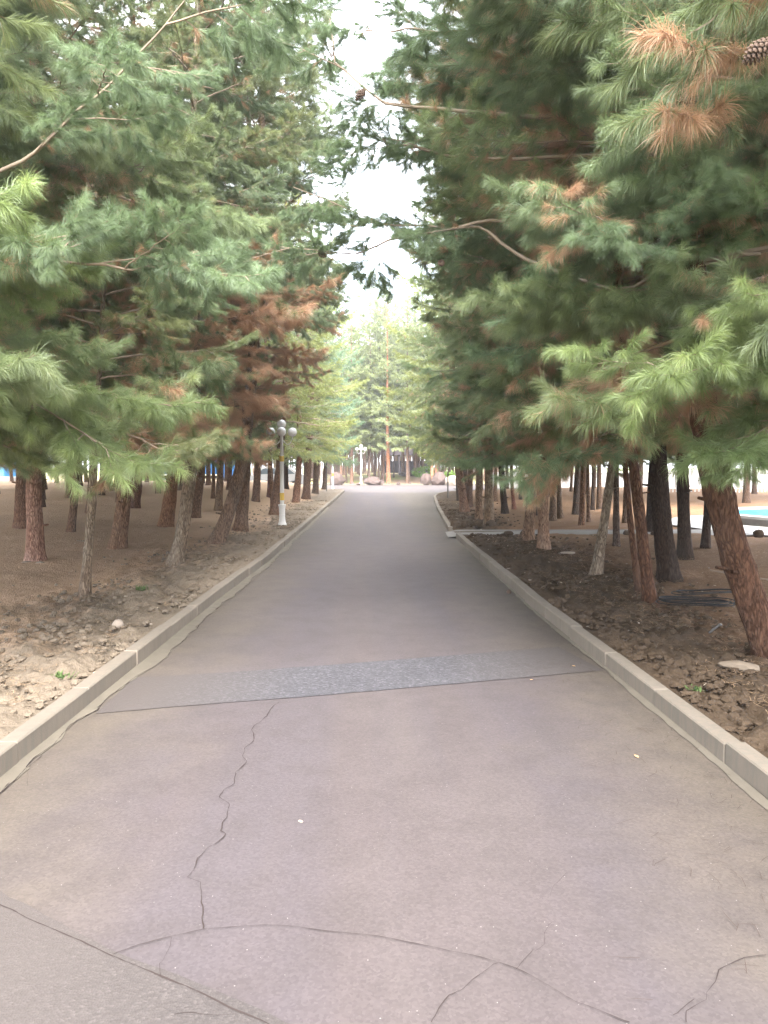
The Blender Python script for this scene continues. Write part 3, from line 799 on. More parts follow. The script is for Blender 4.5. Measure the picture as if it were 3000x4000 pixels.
# ------------------------------------------------------------------ trunks
def trunk_mesh(name, H, r0, lean, seed, k=14, nz_=26, curve=.0, hi=False):
    r = np.random.default_rng(seed)
    t = np.linspace(0, 1, nz_) ** 1.5
    z = t * H
    px = lean[0] * 1.3 * 2.6 * (1 - np.exp(-z / 2.6)) + curve * np.sin(np.clip(z / 2.6, 0, 1) * math.pi) + .05 * r.normal() * np.sin(z * .8)
    py = lean[1] * z + .05 * r.normal() * np.sin(z * .7 + 1)
    R = r0 * (1 - .86 * t) * (1 + .38 * np.exp(-z / .16) + .12 * np.exp(-z / .6))
    # whorl swellings
    for wz in np.arange(.5 + r.random() * .4, 5, .55): R = R * (1 + .09 * np.exp(-((z - wz) / .05) ** 2))
    ang = np.arange(k) * 2 * math.pi / k
    A, Z = np.meshgrid(ang, z)
    rr = R[:, None] * (1 + (.10 if hi else .07) * fbm(np.cos(A) * 3.2 + seed, np.sin(A) * 3.2, Z * 2.0, seed=seed, octv=3))
    if hi:
        rr = rr * (1 + .055 * np.clip(fbm(np.cos(A) * 9 + seed, np.sin(A) * 9, Z * 5, seed=seed + 3, octv=2), -1, .5))
    V = np.stack([px[:, None] + rr * np.cos(A), py[:, None] + rr * np.sin(A), Z - .06 * (Z == 0)], -1).reshape(-1, 3)
    idx = np.arange(len(z) * k).reshape(len(z), k); a = idx[:-1]; b = idx[1:]
    Q = np.stack([a, np.roll(a, -1, 1), np.roll(b, -1, 1), b], -1).reshape(-1, 4)
    # stubs of dead branches
    Vs = [V]; Fs = [np.concatenate([Q[:, [0, 1, 2]], Q[:, [0, 2, 3]]])]; off = len(V)
    for j in range(7 if hi else 4):
        zz = r.uniform(.5, 2.6); aa = r.uniform(0, 6.28); i = np.interp(zz, z, R); cx = np.interp(zz, z, px); cy_ = np.interp(zz, z, py)
        l = r.uniform(.02, .09) + i * .9
        P = np.array([[cx + i * .6 * math.cos(aa), cy_ + i * .6 * math.sin(aa), zz], [cx + (i * .6 + l) * math.cos(aa), cy_ + (i * .6 + l) * math.sin(aa), zz + l * .15]])
        v, q = tube(P, np.array([.018, .011]) * (r0 / .1), 5)
        q = np.concatenate([q[:, [0, 1, 2]], q[:, [0, 2, 3]]]); Vs.append(v); Fs.append(q + off); off += len(v)
    me = mesh_data(name, np.concatenate(Vs), np.concatenate(Fs), [M['bark']], smooth=True)
    return me, (lambda zz: (float(np.interp(zz, z, px)), float(np.interp(zz, z, py))))

def road_limit(side, z, y):
    """how far over the road a bough may reach (x), by height"""
    if side < 0: return min(-.75, -1.85 + .33 * max(0, z - 2.2) + .012 * y)
    return max(.2, 1.35 - .5 * max(0, z - 2.2) - .010 * y)

def near_tree(x, y, r0, lean, H, R, z0, n, label, seed, bark=(1, 1, 1), green=(1, 1, 1), dry=.4, curve=0, leany=0, name='pine_tree'):
    rust = dry >= .85
    z = float(terr(x, y)) - .01
    root = tag(link(name, None, None, (x, y, z)), label, 'tree')
    hi = y < 12
    me, cen = trunk_mesh('trunk', H, r0, (lean, leany), seed, 40 if hi else 20, 120 if hi else 50, curve, hi)
    tr = link('trunk', me, root); tr.color = (*bark, 1)
    r = np.random.default_rng(seed)
    side = -1 if x < 0 else 1
    lay = crown_layout(r, H, R * 1.12, z0 - .15, int(n * 1.3)) + crown_layout(r, H, R * 1.0, 4.6, int(n * .55))
    cr = None
    for i, (zz, az, l, p) in enumerate(sorted(lay, reverse=True)):
        cx, cy_ = cen(zz)
        # keep the road clear
        hx = math.cos(az) * l * math.cos(p)
        tipx = x + cx + hx; tz = zz + z + l * math.sin(p) - .1 * l
        lim = road_limit(side, tz, y) + (.25 if rust else 0)
        if rust and tz < 3.4: lim = min(lim, -.116 * y - .22)
        over = (tipx - lim) * -side
        if over > 0 and abs(hx) > .05:
            l = l * max(.0, 1 - over / abs(hx))
        if l < .55: continue
        # nothing hangs into the lens
        tip = Vector((x + cx + math.cos(az) * l, y + cy_ + math.sin(az) * l, tz))
        if tip.y < 3.2 and abs(tip.x) < 2.0 and tz < 5: continue
        if l < 1.7: me_ = NEARSM[r.integers(len(NEARSM))]; sc = l / 1.5
        else: me_ = NEARM[r.integers(len(NEARM))]; sc = l / 3.0
        m = place(az, p, r.uniform(-.35, .35), sc, (cx, cy_, zz))
        o = link('crown' if cr is None else 'branch', me_, root if cr is None else cr)
        if cr is None: cr = o; o.matrix_local = Matrix(m.tolist()); inv = Matrix(m.tolist()).inverted()
        else: o.matrix_local = inv @ Matrix(m.tolist())
        g = 1 + r.uniform(-.18, .18); yl = r.uniform(-.08, .10)
        low = max(0, 1 - (zz - z0) / 2.0)
        o.color = (green[0] * g * (1 + yl), green[1] * g, green[2] * g * (1 - yl), min(1, max(0, dry + r.normal(0, .12) + .10 * low)) if not rust else (float(r.uniform(.78, 1.0)) if zz < 4.6 else .3))
    return root

def mesh_tree(x, y, r0, lean, s, label, seed, young=False, bark=(1, 1, 1), green=(1, 1, 1), dry=.15, group=None, sz=1.0):
    z = float(terr(x, y)) - .01
    root = tag(link('pine_tree', None, None, (x, y, z)), label, 'tree', group)
    H = 7.4 if young else 12.4 * sz
    me, cen = trunk_mesh('trunk', H, r0, (lean, 0), seed, 12, 26)
    tr = link('trunk', me, root); tr.color = (*bark, 1)
    c = link('crown', MIDT[0] if young else MIDC[seed % 3], root, (cen(4)[0] - lean * 2, 0, 0), (0, 0, (seed * 2.399) % 6.28))
    if abs(x) < 5: s = s * .84
    c.scale = (s, s, sz)
    c.color = (*green, dry)
    return root

# key trees: (x, y, radius, lean, label) traced on the ground
PALE, RED, DARK, GREY = (1.45, 1.15, 1.1), (.50, .36, .29), (.22, .20, .19), (1.05, 1.1, 1.05)
YG, BG, OG = (1.5, 1.35, .85), (.8, 1.0, 1.05), (1.05, .95, .85)
NEAR = [
 # x, y, r, lean, H, R, z0, n, label, bark, green, dry, curve
 (-5.25, 12.14, .119, .038, 12.5, 3.0, 2.3, 46, 'pine with smooth pale pinkish trunk, the brighter of the close pair by the left edge', PALE, (1, 1, 1), 0.42, 0),
 (-3.37, 9.01, .054, .127, 5.2, 2.1, 2.0, 24, 'thin dark young pine leaning right, nearest to the left kerb', GREY, (1.05, 1.05, .9), 0.34, 0),
 (-4.63, 14.08, .126, .138, 12.0, 2.8, 2.3, 44, 'stout brown pine leaning right behind the thin dark young one', (1, .8, .65), (1, 1, 1), 0.37, 0),
 (-2.98, 11.60, .097, .142, 11.5, 2.3, 2.2, 40, 'grey mottled pine near the left kerb with a ring scar at mid trunk', GREY, (1, 1, .9), .9, .03),
 (-3.05, 15.11, .138, .30, 12.5, 2.6, 2.2, 46, 'strongly leaning pine crossing in front of an upright trunk left of the road', (1, .95, .9), (1, 1, 1), .85, .05),
 (-3.06, 17.86, .137, .086, 12.5, 2.5, 2.2, 46, 'pine with rust brown dried foliage just left of the near white lamp post', (.9, .75, .65), (1, 1, 1), 1.0, 0),
 (3.16, 15.51, .103, .027, 11.5, 2.5, 2.2, 38, 'brown trunk on the near edge of the side path, left of a paler cracked one', (1, .9, .8), (1.0, 1.06, .95), 0.37, 0),
 (3.16, 13.95, .097, -.054, 11.5, 2.5, 2.2, 40, 'pale cracked trunk with flared foot standing just before the side path', (1.35, 1.2, 1.1), (1.0, 1.06, .95), 0.42, 0),
 (3.10, 10.60, .063, .181, 8.5, 2.4, 2.1, 32, 'slim grey curved pine leaning right, first one beyond the twin stems', GREY, (1.0, 1.06, .95), 0.42, -.05),
 (3.05, 8.30, .061, -.157, 10.0, 2.8, 2.1, 38, 'reddish slim pine leaning left with the coil of black hose at its foot', RED, (1.0, 1.06, .95), 0.47, .04),
 (3.24, 9.20, .036, -.136, 7.0, 1.8, 2.3, 22, 'thinner reddish stem close behind the leaning pine by the hose coil', RED, (1.0, 1.06, .95), 0.42, .02),
 (3.96, 10.11, .118, -.100, 12.5, 2.8, 2.3, 42, 'thick blackish trunk with wide foot behind the hose coil', DARK, (1.0, 1.06, .95), 0.47, 0),
 (5.13, 12.43, .099, -.023, 12, 2.6, 2.3, 36, 'dark straight trunk standing against the white plaza, left one of two', DARK, (1.0, 1.06, .95), 0.42, 0),
 (6.07, 13.88, .069, -.012, 11, 2.4, 2.3, 32, 'dark slim trunk against the white plaza, right one of two', DARK, (1.0, 1.06, .95), 0.42, 0),
 (3.18, 5.97, .120, -.287, 12.5, 3.3, 2.25, 52, 'big leaning reddish pine with deeply furrowed bark at the right edge', RED, (1.0, 1.05, .95), 0.50, -.04),
 (-4.75, 5.6, .13, .05, 12.5, 3.3, 2.2, 52, 'pine whose boughs droop in at the upper left, trunk outside the left edge', GREY, (1.05, 1.08, .95), 0.36, 0),
 (-6.6, 9.0, .12, .05, 12.5, 3.0, 2.3, 40, 'pine standing left of the photo edge behind the nearest drooping boughs', (1, 1, 1), (1, 1, 1), .3, 0),
 (4.6, -2.2, .12, .0, 12.0, 2.8, 2.6, 34, 'pine beside the road behind the viewer on the right', (1, 1, 1), (1, 1, .9), 0.38, 0),
 (-4.6, -1.6, .12, .0, 12.0, 2.8, 2.6, 34, 'pine beside the road behind the viewer on the left', (1, 1, 1), (1, 1, .9), 0.38, 0),
 (4.4, 2.7, .12, -.03, 12.0, 3.1, 2.6, 44, 'pine whose needles and cone hang in at the upper right corner', (1, 1, 1), (1.05, 1.05, .9), .22, 0),
]
for i, a in enumerate(NEAR):
    near_tree(a[0], a[1], a[2], a[3], a[4], a[5], a[6], a[7], a[8], 400 + i, a[9], a[10], a[11], a[12])

MID = [
 (-7.77, 17.24, .155, .017, 1, 'thick brown upright trunk touching the pale one at the far left', (1, .8, .7), (1, 1, 1), 0.47, 0),
 (-10.97, 28.03, .107, .088, .9, 'narrow leaning trunk far back between the pale pair and the thin dark pine', (.9, .8, .7), (1, 1, 1), 0.42, 0),
 (-7.79, 21.33, .096, .088, .9, 'brown trunk half hidden behind the thin dark young pine', (.8, .7, .6), (1, 1, 1), 0.42, 0),
 (-10.50, 30.21, .101, .053, .9, 'small dark trunk just right of the thin dark young pine, far back', DARK, (1, 1, 1), 0.42, 0),
 (-12.10, 36.73, .12, .081, .9, 'distant short trunk stub between two brown trunks on the left', (.8, .7, .65), (1, 1, 1), 0.42, 0),
 (-7.17, 23.43, .133, .089, .9, 'dark red brown trunk close behind the stout leaning one on the left', (.75, .5, .42), (1, 1, 1), 0.42, 0),
 (-4.81, 17.99, .150, .147, 1, 'orange brown trunk left of the grey mottled pine with a broken yellow top stub', (1.2, .8, .55), (1, 1, 1), .35, 0),
 (-17.0, 31.0, .16, .0, 1, 'dark trunk in front of the pale blue cabin at the left edge', DARK, (1, 1, 1), 0.42, 0),
 (-4.83, 21.12, .119, .105, .9, 'straight dark brown trunk right behind the grey mottled pine', (.75, .62, .5), (1, 1, 1), .3, 0),
 (-4.75, 23.88, .107, .067, .9, 'slim two toned trunk in front of the blue truck load', (1, .9, .75), (1, 1, 1), .3, 0),
 (-9.34, 42.84, .100, .054, .9, 'tiny far trunk before the left half of the blue truck', DARK, (1, 1, 1), 0.42, 0),
 (-5.86, 28.62, .067, .044, .8, 'very thin trunk left beside the slim two toned one', (.8, .65, .5), (1, 1, 1), 0.42, 1),
 (-4.39, 29.25, .131, .063, .9, 'trunk between the rust brown pine and the dark red spindly one', (.8, .7, .65), YG, .2, 0),
 (-4.37, 32.90, .077, .022, .8, 'spindly dark red trunk in front of the silver car wheel', (.7, .45, .45), YG, .1, 0),
 (-2.98, 23.57, .125, .143, .95, 'leaning trunk directly behind the near white lamp post', (.75, .6, .5), YG, .25, 0),
 (-4.60, 41.68, .125, .026, .9, 'short dark trunk in front of the silver car side', DARK, YG, .1, 0),
 (-3.06, 31.08, .129, .061, 1, 'reddish topped trunk first to the right of the near lamp post', (1, .75, .65), YG, .1, 0),
 (-2.98, 35.09, .158, .095, 1, 'broad dark leaning trunk second to the right of the near lamp post', (.7, .6, .55), YG, .08, 0),
 (-3.02, 41.54, .150, .066, 1, 'dark leaning trunk third to the right of the near lamp post', (.6, .55, .5), BG, .08, 0),
 (-3.30, 45.6, .15, .053, 1, 'dark trunk fourth to the right of the near lamp post, by the thin stake', (.55, .5, .48), BG, .05, 0),
 (-3.00, 48.9, .14, .056, 1, 'last dark trunk of the left row by the corner of the crossing', (.55, .5, .48), BG, .05, 0),
 (-6.36, 34.51, .103, .039, .9, 'thin straight trunk before the right half of the blue truck', (.8, .65, .55), (1, 1, 1), 0.42, 0),
 (3.14, 25.59, .136, -.161, 1, 'thick brown trunk leaning left, foremost by the right bend of the kerb', (1, .8, .7), YG, .2, 0),
 (3.84, 33.73, .079, -.075, .9, 'dark slim trunk behind the thick one that leans left at the kerb bend', DARK, YG, .1, 0),
 (3.07, 21.80, .098, -.002, .9, 'upright grey brown trunk second from the bend of the right kerb', (1.1, 1.0, .85), (1, 1, .85), 0.47, 0),
 (3.10, 20.12, .114, .038, .9, 'grey ribbed trunk third from the bend of the right kerb', (1.1, 1.05, .9), (1, 1, .85), 0.47, 0),
 (4.22, 24.11, .100, -.053, .9, 'black trunk with a wide foot right of the grey ribbed one', DARK, (1.0, 1.06, .95), 0.37, 0),
 (4.80, 25.74, .064, -.083, .8, 'thin reddish trunk between a black one and the path trees', (1, .6, .5), (1.0, 1.06, .95), .1, 1),
 (6.43, 33.03, .060, -.039, .8, 'thin dark far trunk seen before the white strip beyond the right verge', DARK, (1.0, 1.06, .95), .1, 1),
 (4.96, 20.87, .087, -.041, .9, 'dark brown trunk just right of the pale cracked one, beyond the path', (.7, .6, .5), (1.0, 1.06, .95), 0.42, 0),
 (5.39, 21.81, .073, -.051, .9, 'slimmer dark trunk beyond the path, next right of the dark brown one', (.6, .55, .45), (1.0, 1.06, .95), 0.42, 0),
 (6.06, 22.64, .094, .090, .9, 'black trunk leaning right beyond the path', (.4, .38, .36), (1.0, 1.06, .95), 0.42, 0),
 (5.23, 18.98, .066, -.004, .8, 'brown trunk at the far edge of the path, left of the slim grey curved pine', (.9, .7, .55), (1.0, 1.06, .95), 0.42, 0),
 (5.72, 20.10, .047, -.030, .8, 'thin straight stem beyond the path, just left of the slim grey curved pine', (.8, .65, .55), (1.0, 1.06, .95), .1, 1),
 (6.06, 47.42, .13, -.081, .9, 'dark trunk at the far end of the right verge behind the thick leaning one', DARK, YG, .1, 0),
 (6.82, 47.43, .09, .006, .8, 'slim trunk at the far end of the right verge', (.8, .7, .6), YG, .1, 1),
 (5.09, 33.53, .073, -.029, .8, 'thin dark trunk to the left of the grey ribbed one', DARK, (1.0, 1.06, .95), .1, 0),
 (5.22, 32.17, .086, -.070, .8, 'thin trunk half hidden behind the grey ribbed one', (.6, .5, .42), (1.0, 1.06, .95), .1, 0),
 (5.05, 23.35, .027, -.028, .6, 'stick thin dark stem between the two path edge trunks', DARK, (1.0, 1.06, .95), .1, 1),
 (7.32, 25.36, .059, .004, .8, 'thin dark stem behind the top of the slim grey curved pine', DARK, (1.0, 1.06, .95), .1, 1),
 (4.59, 14.28, .055, -.026, .9, 'dark narrow upright trunk on the near side of the path, right of the curved pine', (.5, .45, .42), (1.0, 1.06, .95), 0.42, 0),
 (6.63, 18.08, .120, .089, .9, 'black wide footed trunk beyond the path behind the thick blackish one', DARK, (1.0, 1.06, .95), 0.42, 0),
 (12.64, 27.2, .128, -.057, .9, 'two toned trunk behind the pool at the right edge', (1.0, .9, .75), (1, 1, .85), 0.42, 0),
 (6.55, 19.74, .059, .030, .8, 'slim trunk at the far side of the path seen between the red twin stems', (.7, .6, .5), (1.0, 1.06, .95), .1, 1),
]
for i, a in enumerate(MID):
    if a[1] < 18.9 and a[9] == 0 and abs(a[0]) < 5.0:
        near_tree(a[0], a[1], a[2], a[3], 12, 2.5, 2.2, 40, a[5], 500 + i, a[6], a[7], a[8])
    else:
        mesh_tree(a[0], a[1], a[2], a[3], a[4], a[5], 500 + i, bool(a[9]), a[6], a[7], a[8])

# rows that close the woods behind, glimpsed between the others
rr = np.random.default_rng(99)
INFILL = []
for x in (-8.5, -11.5, -14.5, -18, -22):
    for y in np.arange(12 if x < -9 else 26, 50, 3.6):
        INFILL.append((x + rr.uniform(-1, 1), y + rr.uniform(-1.2, 1.2), -1))
for x, y0 in ((8.2, 27), (11, 29), (14.5, 30), (18.5, 30)):
    for y in np.arange(y0, 49, 4.2):
        INFILL.append((x + rr.uniform(-.9, .9), y + rr.uniform(-1.2, 1.2), 1))
for x, y in ((-3.4, 26.6), (-3.3, 38.5), (3.7, 29), (4.6, 37.5), (5.0, 41.5), (7.2, 10.5), (7.6, 13.4), (8.6, 8.2), (6.2, 7.4), (-8.4, 13.2), (-10.5, 9.6), (-8.9, 16.8), (-6.4, 16.4), (-9.6, 19.5), (-12, 15), (-6.3, 26), (-7.2, 31), (-10, 23.5), (7.4, 16.2), (9.3, 12)):
    INFILL.append((x, y, -1 if x < 0 else 1))
for i, (x, y, s_) in enumerate(INFILL):
    if abs(x) > .56 * y + 6: continue
    lab = ('brown trunked pine among the many filling the wood left of the road' if s_ < 0 else 'dark trunked pine among the many filling the wood right of the road')
    g = rr.uniform(.85, 1.15)
    mesh_tree(x, y, rr.uniform(.07, .12), rr.uniform(-.06, .08), rr.uniform(.8, 1.0), lab, 700 + i, False,
              (.8 * g, .68 * g, .6 * g) if s_ < 0 else (.55, .48, .43), (g, g, g * .9), rr.uniform(.05, .3),
              'pines filling the left wood' if s_ < 0 else 'pines filling the right wood')

# the grove beyond the crossing
GTR = [trunk_mesh('trunk', 14.5, rd, (ln, 0), 900 + k, 10, 22)[0] for k, (rd, ln) in enumerate([(.12, .0), (.10, .05), (.14, -.03), (.09, -.08), (.11, .02)])]
def grove_tree(x, y, k, s, label, group, bark, green, cs=1.0, dry=.12):
    z = grove_z(x, y) - .03
    root = tag(link('pine_tree', None, None, (x, y, z)), label, 'tree', group)
    tr = link('trunk', GTR[k], root); tr.scale = (s, s, cs); tr.color = (*bark, 1)
    c = link('crown', FARC[k % 3], root, (0, 0, 0), (0, 0, (x * 3.1 + y) % 6.28)); c.scale = (1.0, 1.0, cs); c.color = (*green, dry)
GKEY = [
 (1.53, 67.6, 2, 1.25, 'thick orange brown trunk in the middle beyond the end of the road', (1.9, 1.15, .8)),
 (0.65, 69.5, 1, .9, 'dark slender trunk left of the thick orange one beyond the crossing', (.8, .7, .65)),
 (2.14, 73.0, 4, .6, 'very thin dark trunk just right of the thick orange one', (.7, .6, .6)),
 (3.16, 67.8, 0, .9, 'grey brown trunk on the rim of the crossing, right of the middle', (1.0, .85, .8)),
 (3.41, 68.4, 3, .9, 'darker trunk touching the grey brown one on the rim of the crossing', (.8, .7, .7)),
 (4.69, 75.0, 4, .9, 'slim trunk in the grass between the dark twin and the rocks', (.9, .8, .75)),
 (5.36, 67.7, 2, 1.0, 'bright tan trunk behind the pointed rock on the right', (2.0, 1.5, 1.15)),
 (5.72, 68.2, 0, 1.1, 'reddish trunk beside the bright tan one on the right', (1.5, 1.0, .8)),
 (-0.18, 69.0, 1, 1.0, 'grey leaning trunk right of the white three globed lamp', (1.1, 1.0, .95)),
 (-1.73, 68.5, 0, 1.0, 'pinkish trunk left of the white lamp beyond the crossing', (1.4, 1.1, 1.0)),
 (-2.24, 70.0, 3, .8, 'thin dark trunk among pale ones left of the white lamp', (.8, .75, .7)),
 (-2.65, 68.0, 4, .9, 'pale trunk above the blunt pink rock at the left', (1.4, 1.15, 1.05)),
]
for x, y, k, s, lab, bk in GKEY:
    grove_tree(x, y, k, s, lab, None, bk, (1.3, 1.2, .95), 1.1)
cnt = 0
while cnt < 200:
    y = 69.5 + 75 * rr.random() ** 1.15; x = rr.uniform(-.19, .26) * y
    if abs(x - 4.5) < 6 and 90 < y < 99: continue
    cnt += 1
    g = rr.uniform(.8, 1.5)
    grove_tree(x, y, int(rr.integers(5)), rr.uniform(.7, 1.05), 'slim pine trunk in the crowded grove beyond the crossing', 'slim pines of the far grove', (g * 1.05, g * .9, g * .85),
               (rr.uniform(.95, 1.25), rr.uniform(.95, 1.15), rr.uniform(.85, 1.05)), rr.uniform(1.05, 1.45), .06 + .1 * rr.random())

def far_wood():
    r = np.random.default_rng(321); n = 34000
    x = r.uniform(-16, 24, n); y = 150 + r.uniform(-6, 6, n); top = 15 + 3.0 * vnoise(x * .45, x * 0, seed=9)
    z = 3.2 + (top - 3.2) * r.random(n) ** .8
    P = np.stack([x, y, z], 1); a = r.normal(0, .22, (n, 3)); b = r.normal(0, .22, (n, 3)); b[:, 2] -= .2
    V = np.stack([P, P + a, P + b], 1).reshape(-1, 3); F = np.arange(3 * n).reshape(-1, 3)
    tone = np.repeat(np.clip(.5 + .35 * vnoise(x * .9, z * .9, y * .4, seed=3) + r.normal(0, .15, n), 0, 1), 3)
    Vs, Fs, off, mi, to = [V], [F], len(V), [np.zeros(n, int)], [tone]
    for k in range(170):
        xx, yy = r.uniform(-16, 24), 150 + r.uniform(-8, 4); v, q = tube(np.array([[xx, yy, 0], [xx + r.normal(0, .2), yy, 3], [xx + r.normal(0, .3), yy, 9]]), np.array([.17, .14, .08]), 5)
        q = np.concatenate([q[:, [0, 1, 2]], q[:, [0, 2, 3]]]); Vs.append(v); Fs.append(q + off); off += len(v); mi.append(np.ones(len(q), int)); to.append(np.zeros(len(v)))
    o = link('forest', mesh_data('forest', np.concatenate(Vs), np.concatenate(Fs), [M['needles'], M['bark']], np.concatenate(mi), False, {'tone': np.concatenate(to), 'dry': np.ones(off)}))
    o.color = (1.2, 1.15, .95, .0); tag(o, 'far wood closing the view behind the grove', 'wood', None, 'stuff')
far_wood()

# ------------------------------------------------------------------ pine cones
def cone_mesh():
    V, F = [], []
    n = 9
    for i in range(n):
        t = i / (n - 1); z = -.045 + .09 * t; R = .030 * math.sin(math.pi * (.12 + .8 * t)) ** .8
        m = 8
        for k in range(m):
            a = 2 * math.pi * (k + .5 * (i % 2)) / m; w = .42; b = len(V)
            for (rr_, aa, zz) in ((R * .45, a - w, z), (R * .45, a + w, z), (R * 1.15, a + w * .7, z + .010), (R * 1.3, a, z + .014), (R * 1.15, a - w * .7, z + .010), (R * 1.1, a, z + .004)):
                V.append((rr_ * math.cos(aa), rr_ * math.sin(aa), zz))
            F += [(b, b + 1, b + 2), (b, b + 2, b + 3), (b, b + 3, b + 4), (b + 5, b + 4, b + 3), (b + 5, b + 3, b + 2), (b, b + 4, b + 5), (b + 1, b + 5, b + 2)]
    b = len(V); V += [tuple(q) for q in (I0V * .016)]; F += [tuple(int(j) + b for j in f) for f in I0F]
    return mesh_data('pine_cone', np.array(V), np.array(F), [M['cone']])
CONE = cone_mesh()
def cones(pts):
    for (x, y, z, s, lab) in pts:
        o = link('pine_cone', CONE, None, (x, y, z), (random.uniform(-2.6, -1.2), random.uniform(-.5, .5), random.uniform(0, 6))); o.scale = (s, s, s)
        tag(o, lab, 'pine cone')
cones([(1.526, 3.1, 3.235, 1.15, 'large dark open pine cone hanging in the upper right corner'),
       (1.811, 5.0, 3.04, .8, 'dark pine cone on the bare twig at the right, under mid height'),
       (1.533, 5.5, 3.282, .7, 'squat brown pine cone left of the one on the bare twig'),
       (0.542, 6.0, 3.162, .7, 'small round brown cone at the left fringe of the right hand boughs'),
       (1.15, 6.0, 3.636, .7, 'upright brown cone against the bright gap in the right hand boughs'),
       (-0.444, 7.0, 3.501, .9, 'hanging cone under the bare branch that crosses the gap'),
       (-0.075, 6.0, 4.414, 1.0, 'dark cone at the tip of the high branch against the sky')])

# bare branches that reach over the road from the right-hand trees
def bare_branch(pts, r0, label, parent_pts=None, seed=0):
    P = np.array(pts)
    t = np.linspace(0, 1, len(P)); tt = np.linspace(0, 1, 26)
    Q = np.stack([np.interp(tt, t, P[:, k]) for k in range(3)], 1)
    Q += .02 * np.stack([vnoise(tt * 9, tt * 0 + seed, seed=seed + k) for k in range(3)], 1)
    V, F = tube(Q, np.linspace(r0, .004, 26), 6)
    F = np.concatenate([F[:, [0, 1, 2]], F[:, [0, 2, 3]]])
    return V, F, Q
BR = [
 ([(2.078, 6.3, 2.975), (1.3, 6.6, 3.378), (0.904, 6.9, 3.723), (0.119, 7.2, 3.811), (-0.738, 7.6, 4.317)], .020, 'right'),
 ([(2.172, 6.3, 3.505), (1.002, 6.8, 3.737), (0.253, 7.0, 3.627), (-0.116, 7.2, 3.568), (-1.025, 7.5, 3.694)], .018, 'right'),
 ([(2.525, 6.2, 4.426), (1.353, 6.4, 4.427), (0.74, 6.5, 4.508), (0.109, 6.6, 4.631), (-0.303, 6.8, 5.039), (-0.351, 6.9, 5.496)], .022, 'right'),
 ([(2.589, 5.2, 3.008), (2.056, 5.0, 3.041), (1.706, 4.8, 2.881)], .013, 'right'),
 ([(2.231, 6.0, 5.049), (1.306, 6.2, 4.768), (0.518, 6.4, 5.102), (-0.06, 6.6, 5.186)], .02, 'right'),
 ([(2.329, 6.2, 4.071), (1.378, 6.5, 4.142), (0.665, 6.8, 4.298), (0.161, 7.0, 4.462), (-0.02, 7.2, 4.679)], .018, 'right'),
]
right_big = [o for o in bpy.data.objects if o.get('label', '').startswith('big leaning reddish')][0]
left_near = [o for o in bpy.data.objects if o.get('label', '').startswith('pine whose boughs droop in at the upper left')][0]
BL = [([(-3.398, 5.4, 3.207), (-2.226, 5.2, 3.612), (-1.683, 5.0, 3.976), (-1.117, 4.8, 4.391)], .016, 'left'),
      ([(-3.225, 5.4, 3.207), (-2.109, 5.2, 2.971), (-1.543, 5.1, 2.873), (-1.383, 5.0, 2.873)], .014, 'left')]
def over_branch(spec, root, seed, tufts=5, sc=.34):
    pts, r0, sd = spec
    V, F, Q = bare_branch(pts, r0, '', seed=seed)
    inv = Vector(root.location)
    o = link('branch', mesh_data('branch', V - np.array(inv), F, [M['twig']], smooth=True), root)
    r = np.random.default_rng(seed)
    for k in range(tufts):
        f = .35 + .65 * (k + r.random() * .6) / tufts; i = min(int(f * 25), 24)
        d = Q[min(i + 1, 25)] - Q[i - 1]; az = math.atan2(d[1], d[0]) + (r.uniform(.4, 1.1) * (1 if k % 2 else -1) if k < tufts - 1 else 0)
        s = sc * r.uniform(.7, 1.25)
        me_ = NEARSM[r.integers(2)]
        c = link('spray', me_, o); c.matrix_local = Matrix(place(az, r.uniform(-.25, .35), r.uniform(-.6, .6), s / 1.5 * 2, Q[i] - np.array(inv)).tolist())
        c.color = (.85, .95, .9, .08 + .1 * r.random())
for i, b in enumerate(BR): over_branch(b, right_big, 40 + i)
for i, b in enumerate(BL): over_branch(b, left_near, 60 + i, 5, .4)

def reach(root, base, tip, col, dry, roll=0, kids=2, seed=0):
    """a bough of this tree from one point in space to another, with side boughs"""
    r = np.random.default_rng(seed); b = np.array(base) - np.array(root.location); t_ = np.array(tip) - np.array(root.location); d = t_ - b; L = np.linalg.norm(d)
    az = math.atan2(d[1], d[0]); pitch = math.asin(d[2] / L) + .05
    for k in range(1 + kids):
        q = b + d * (.0 if k == 0 else r.uniform(.15, .5)); l = L * (1 if k == 0 else r.uniform(.45, .65))
        me_ = NEARM[r.integers(len(NEARM))] if l > 1.6 else NEARSM[r.integers(2)]
        o = link('branch', me_, root)
        m = place(az + (0 if k == 0 else r.uniform(-.8, .8)), pitch + (0 if k == 0 else r.uniform(-.3, .2)), roll + r.uniform(-.3, .3), l / (3.0 if l > 1.6 else 1.5), q)
        o.matrix_local = Matrix(m.tolist()); g = r.uniform(.92, 1.1)
        o.color = (col[0] * g, col[1] * g, col[2] * g, min(1, max(0, dry + r.normal(0, .03))))
LIT = (1.14, 1.18, .85)
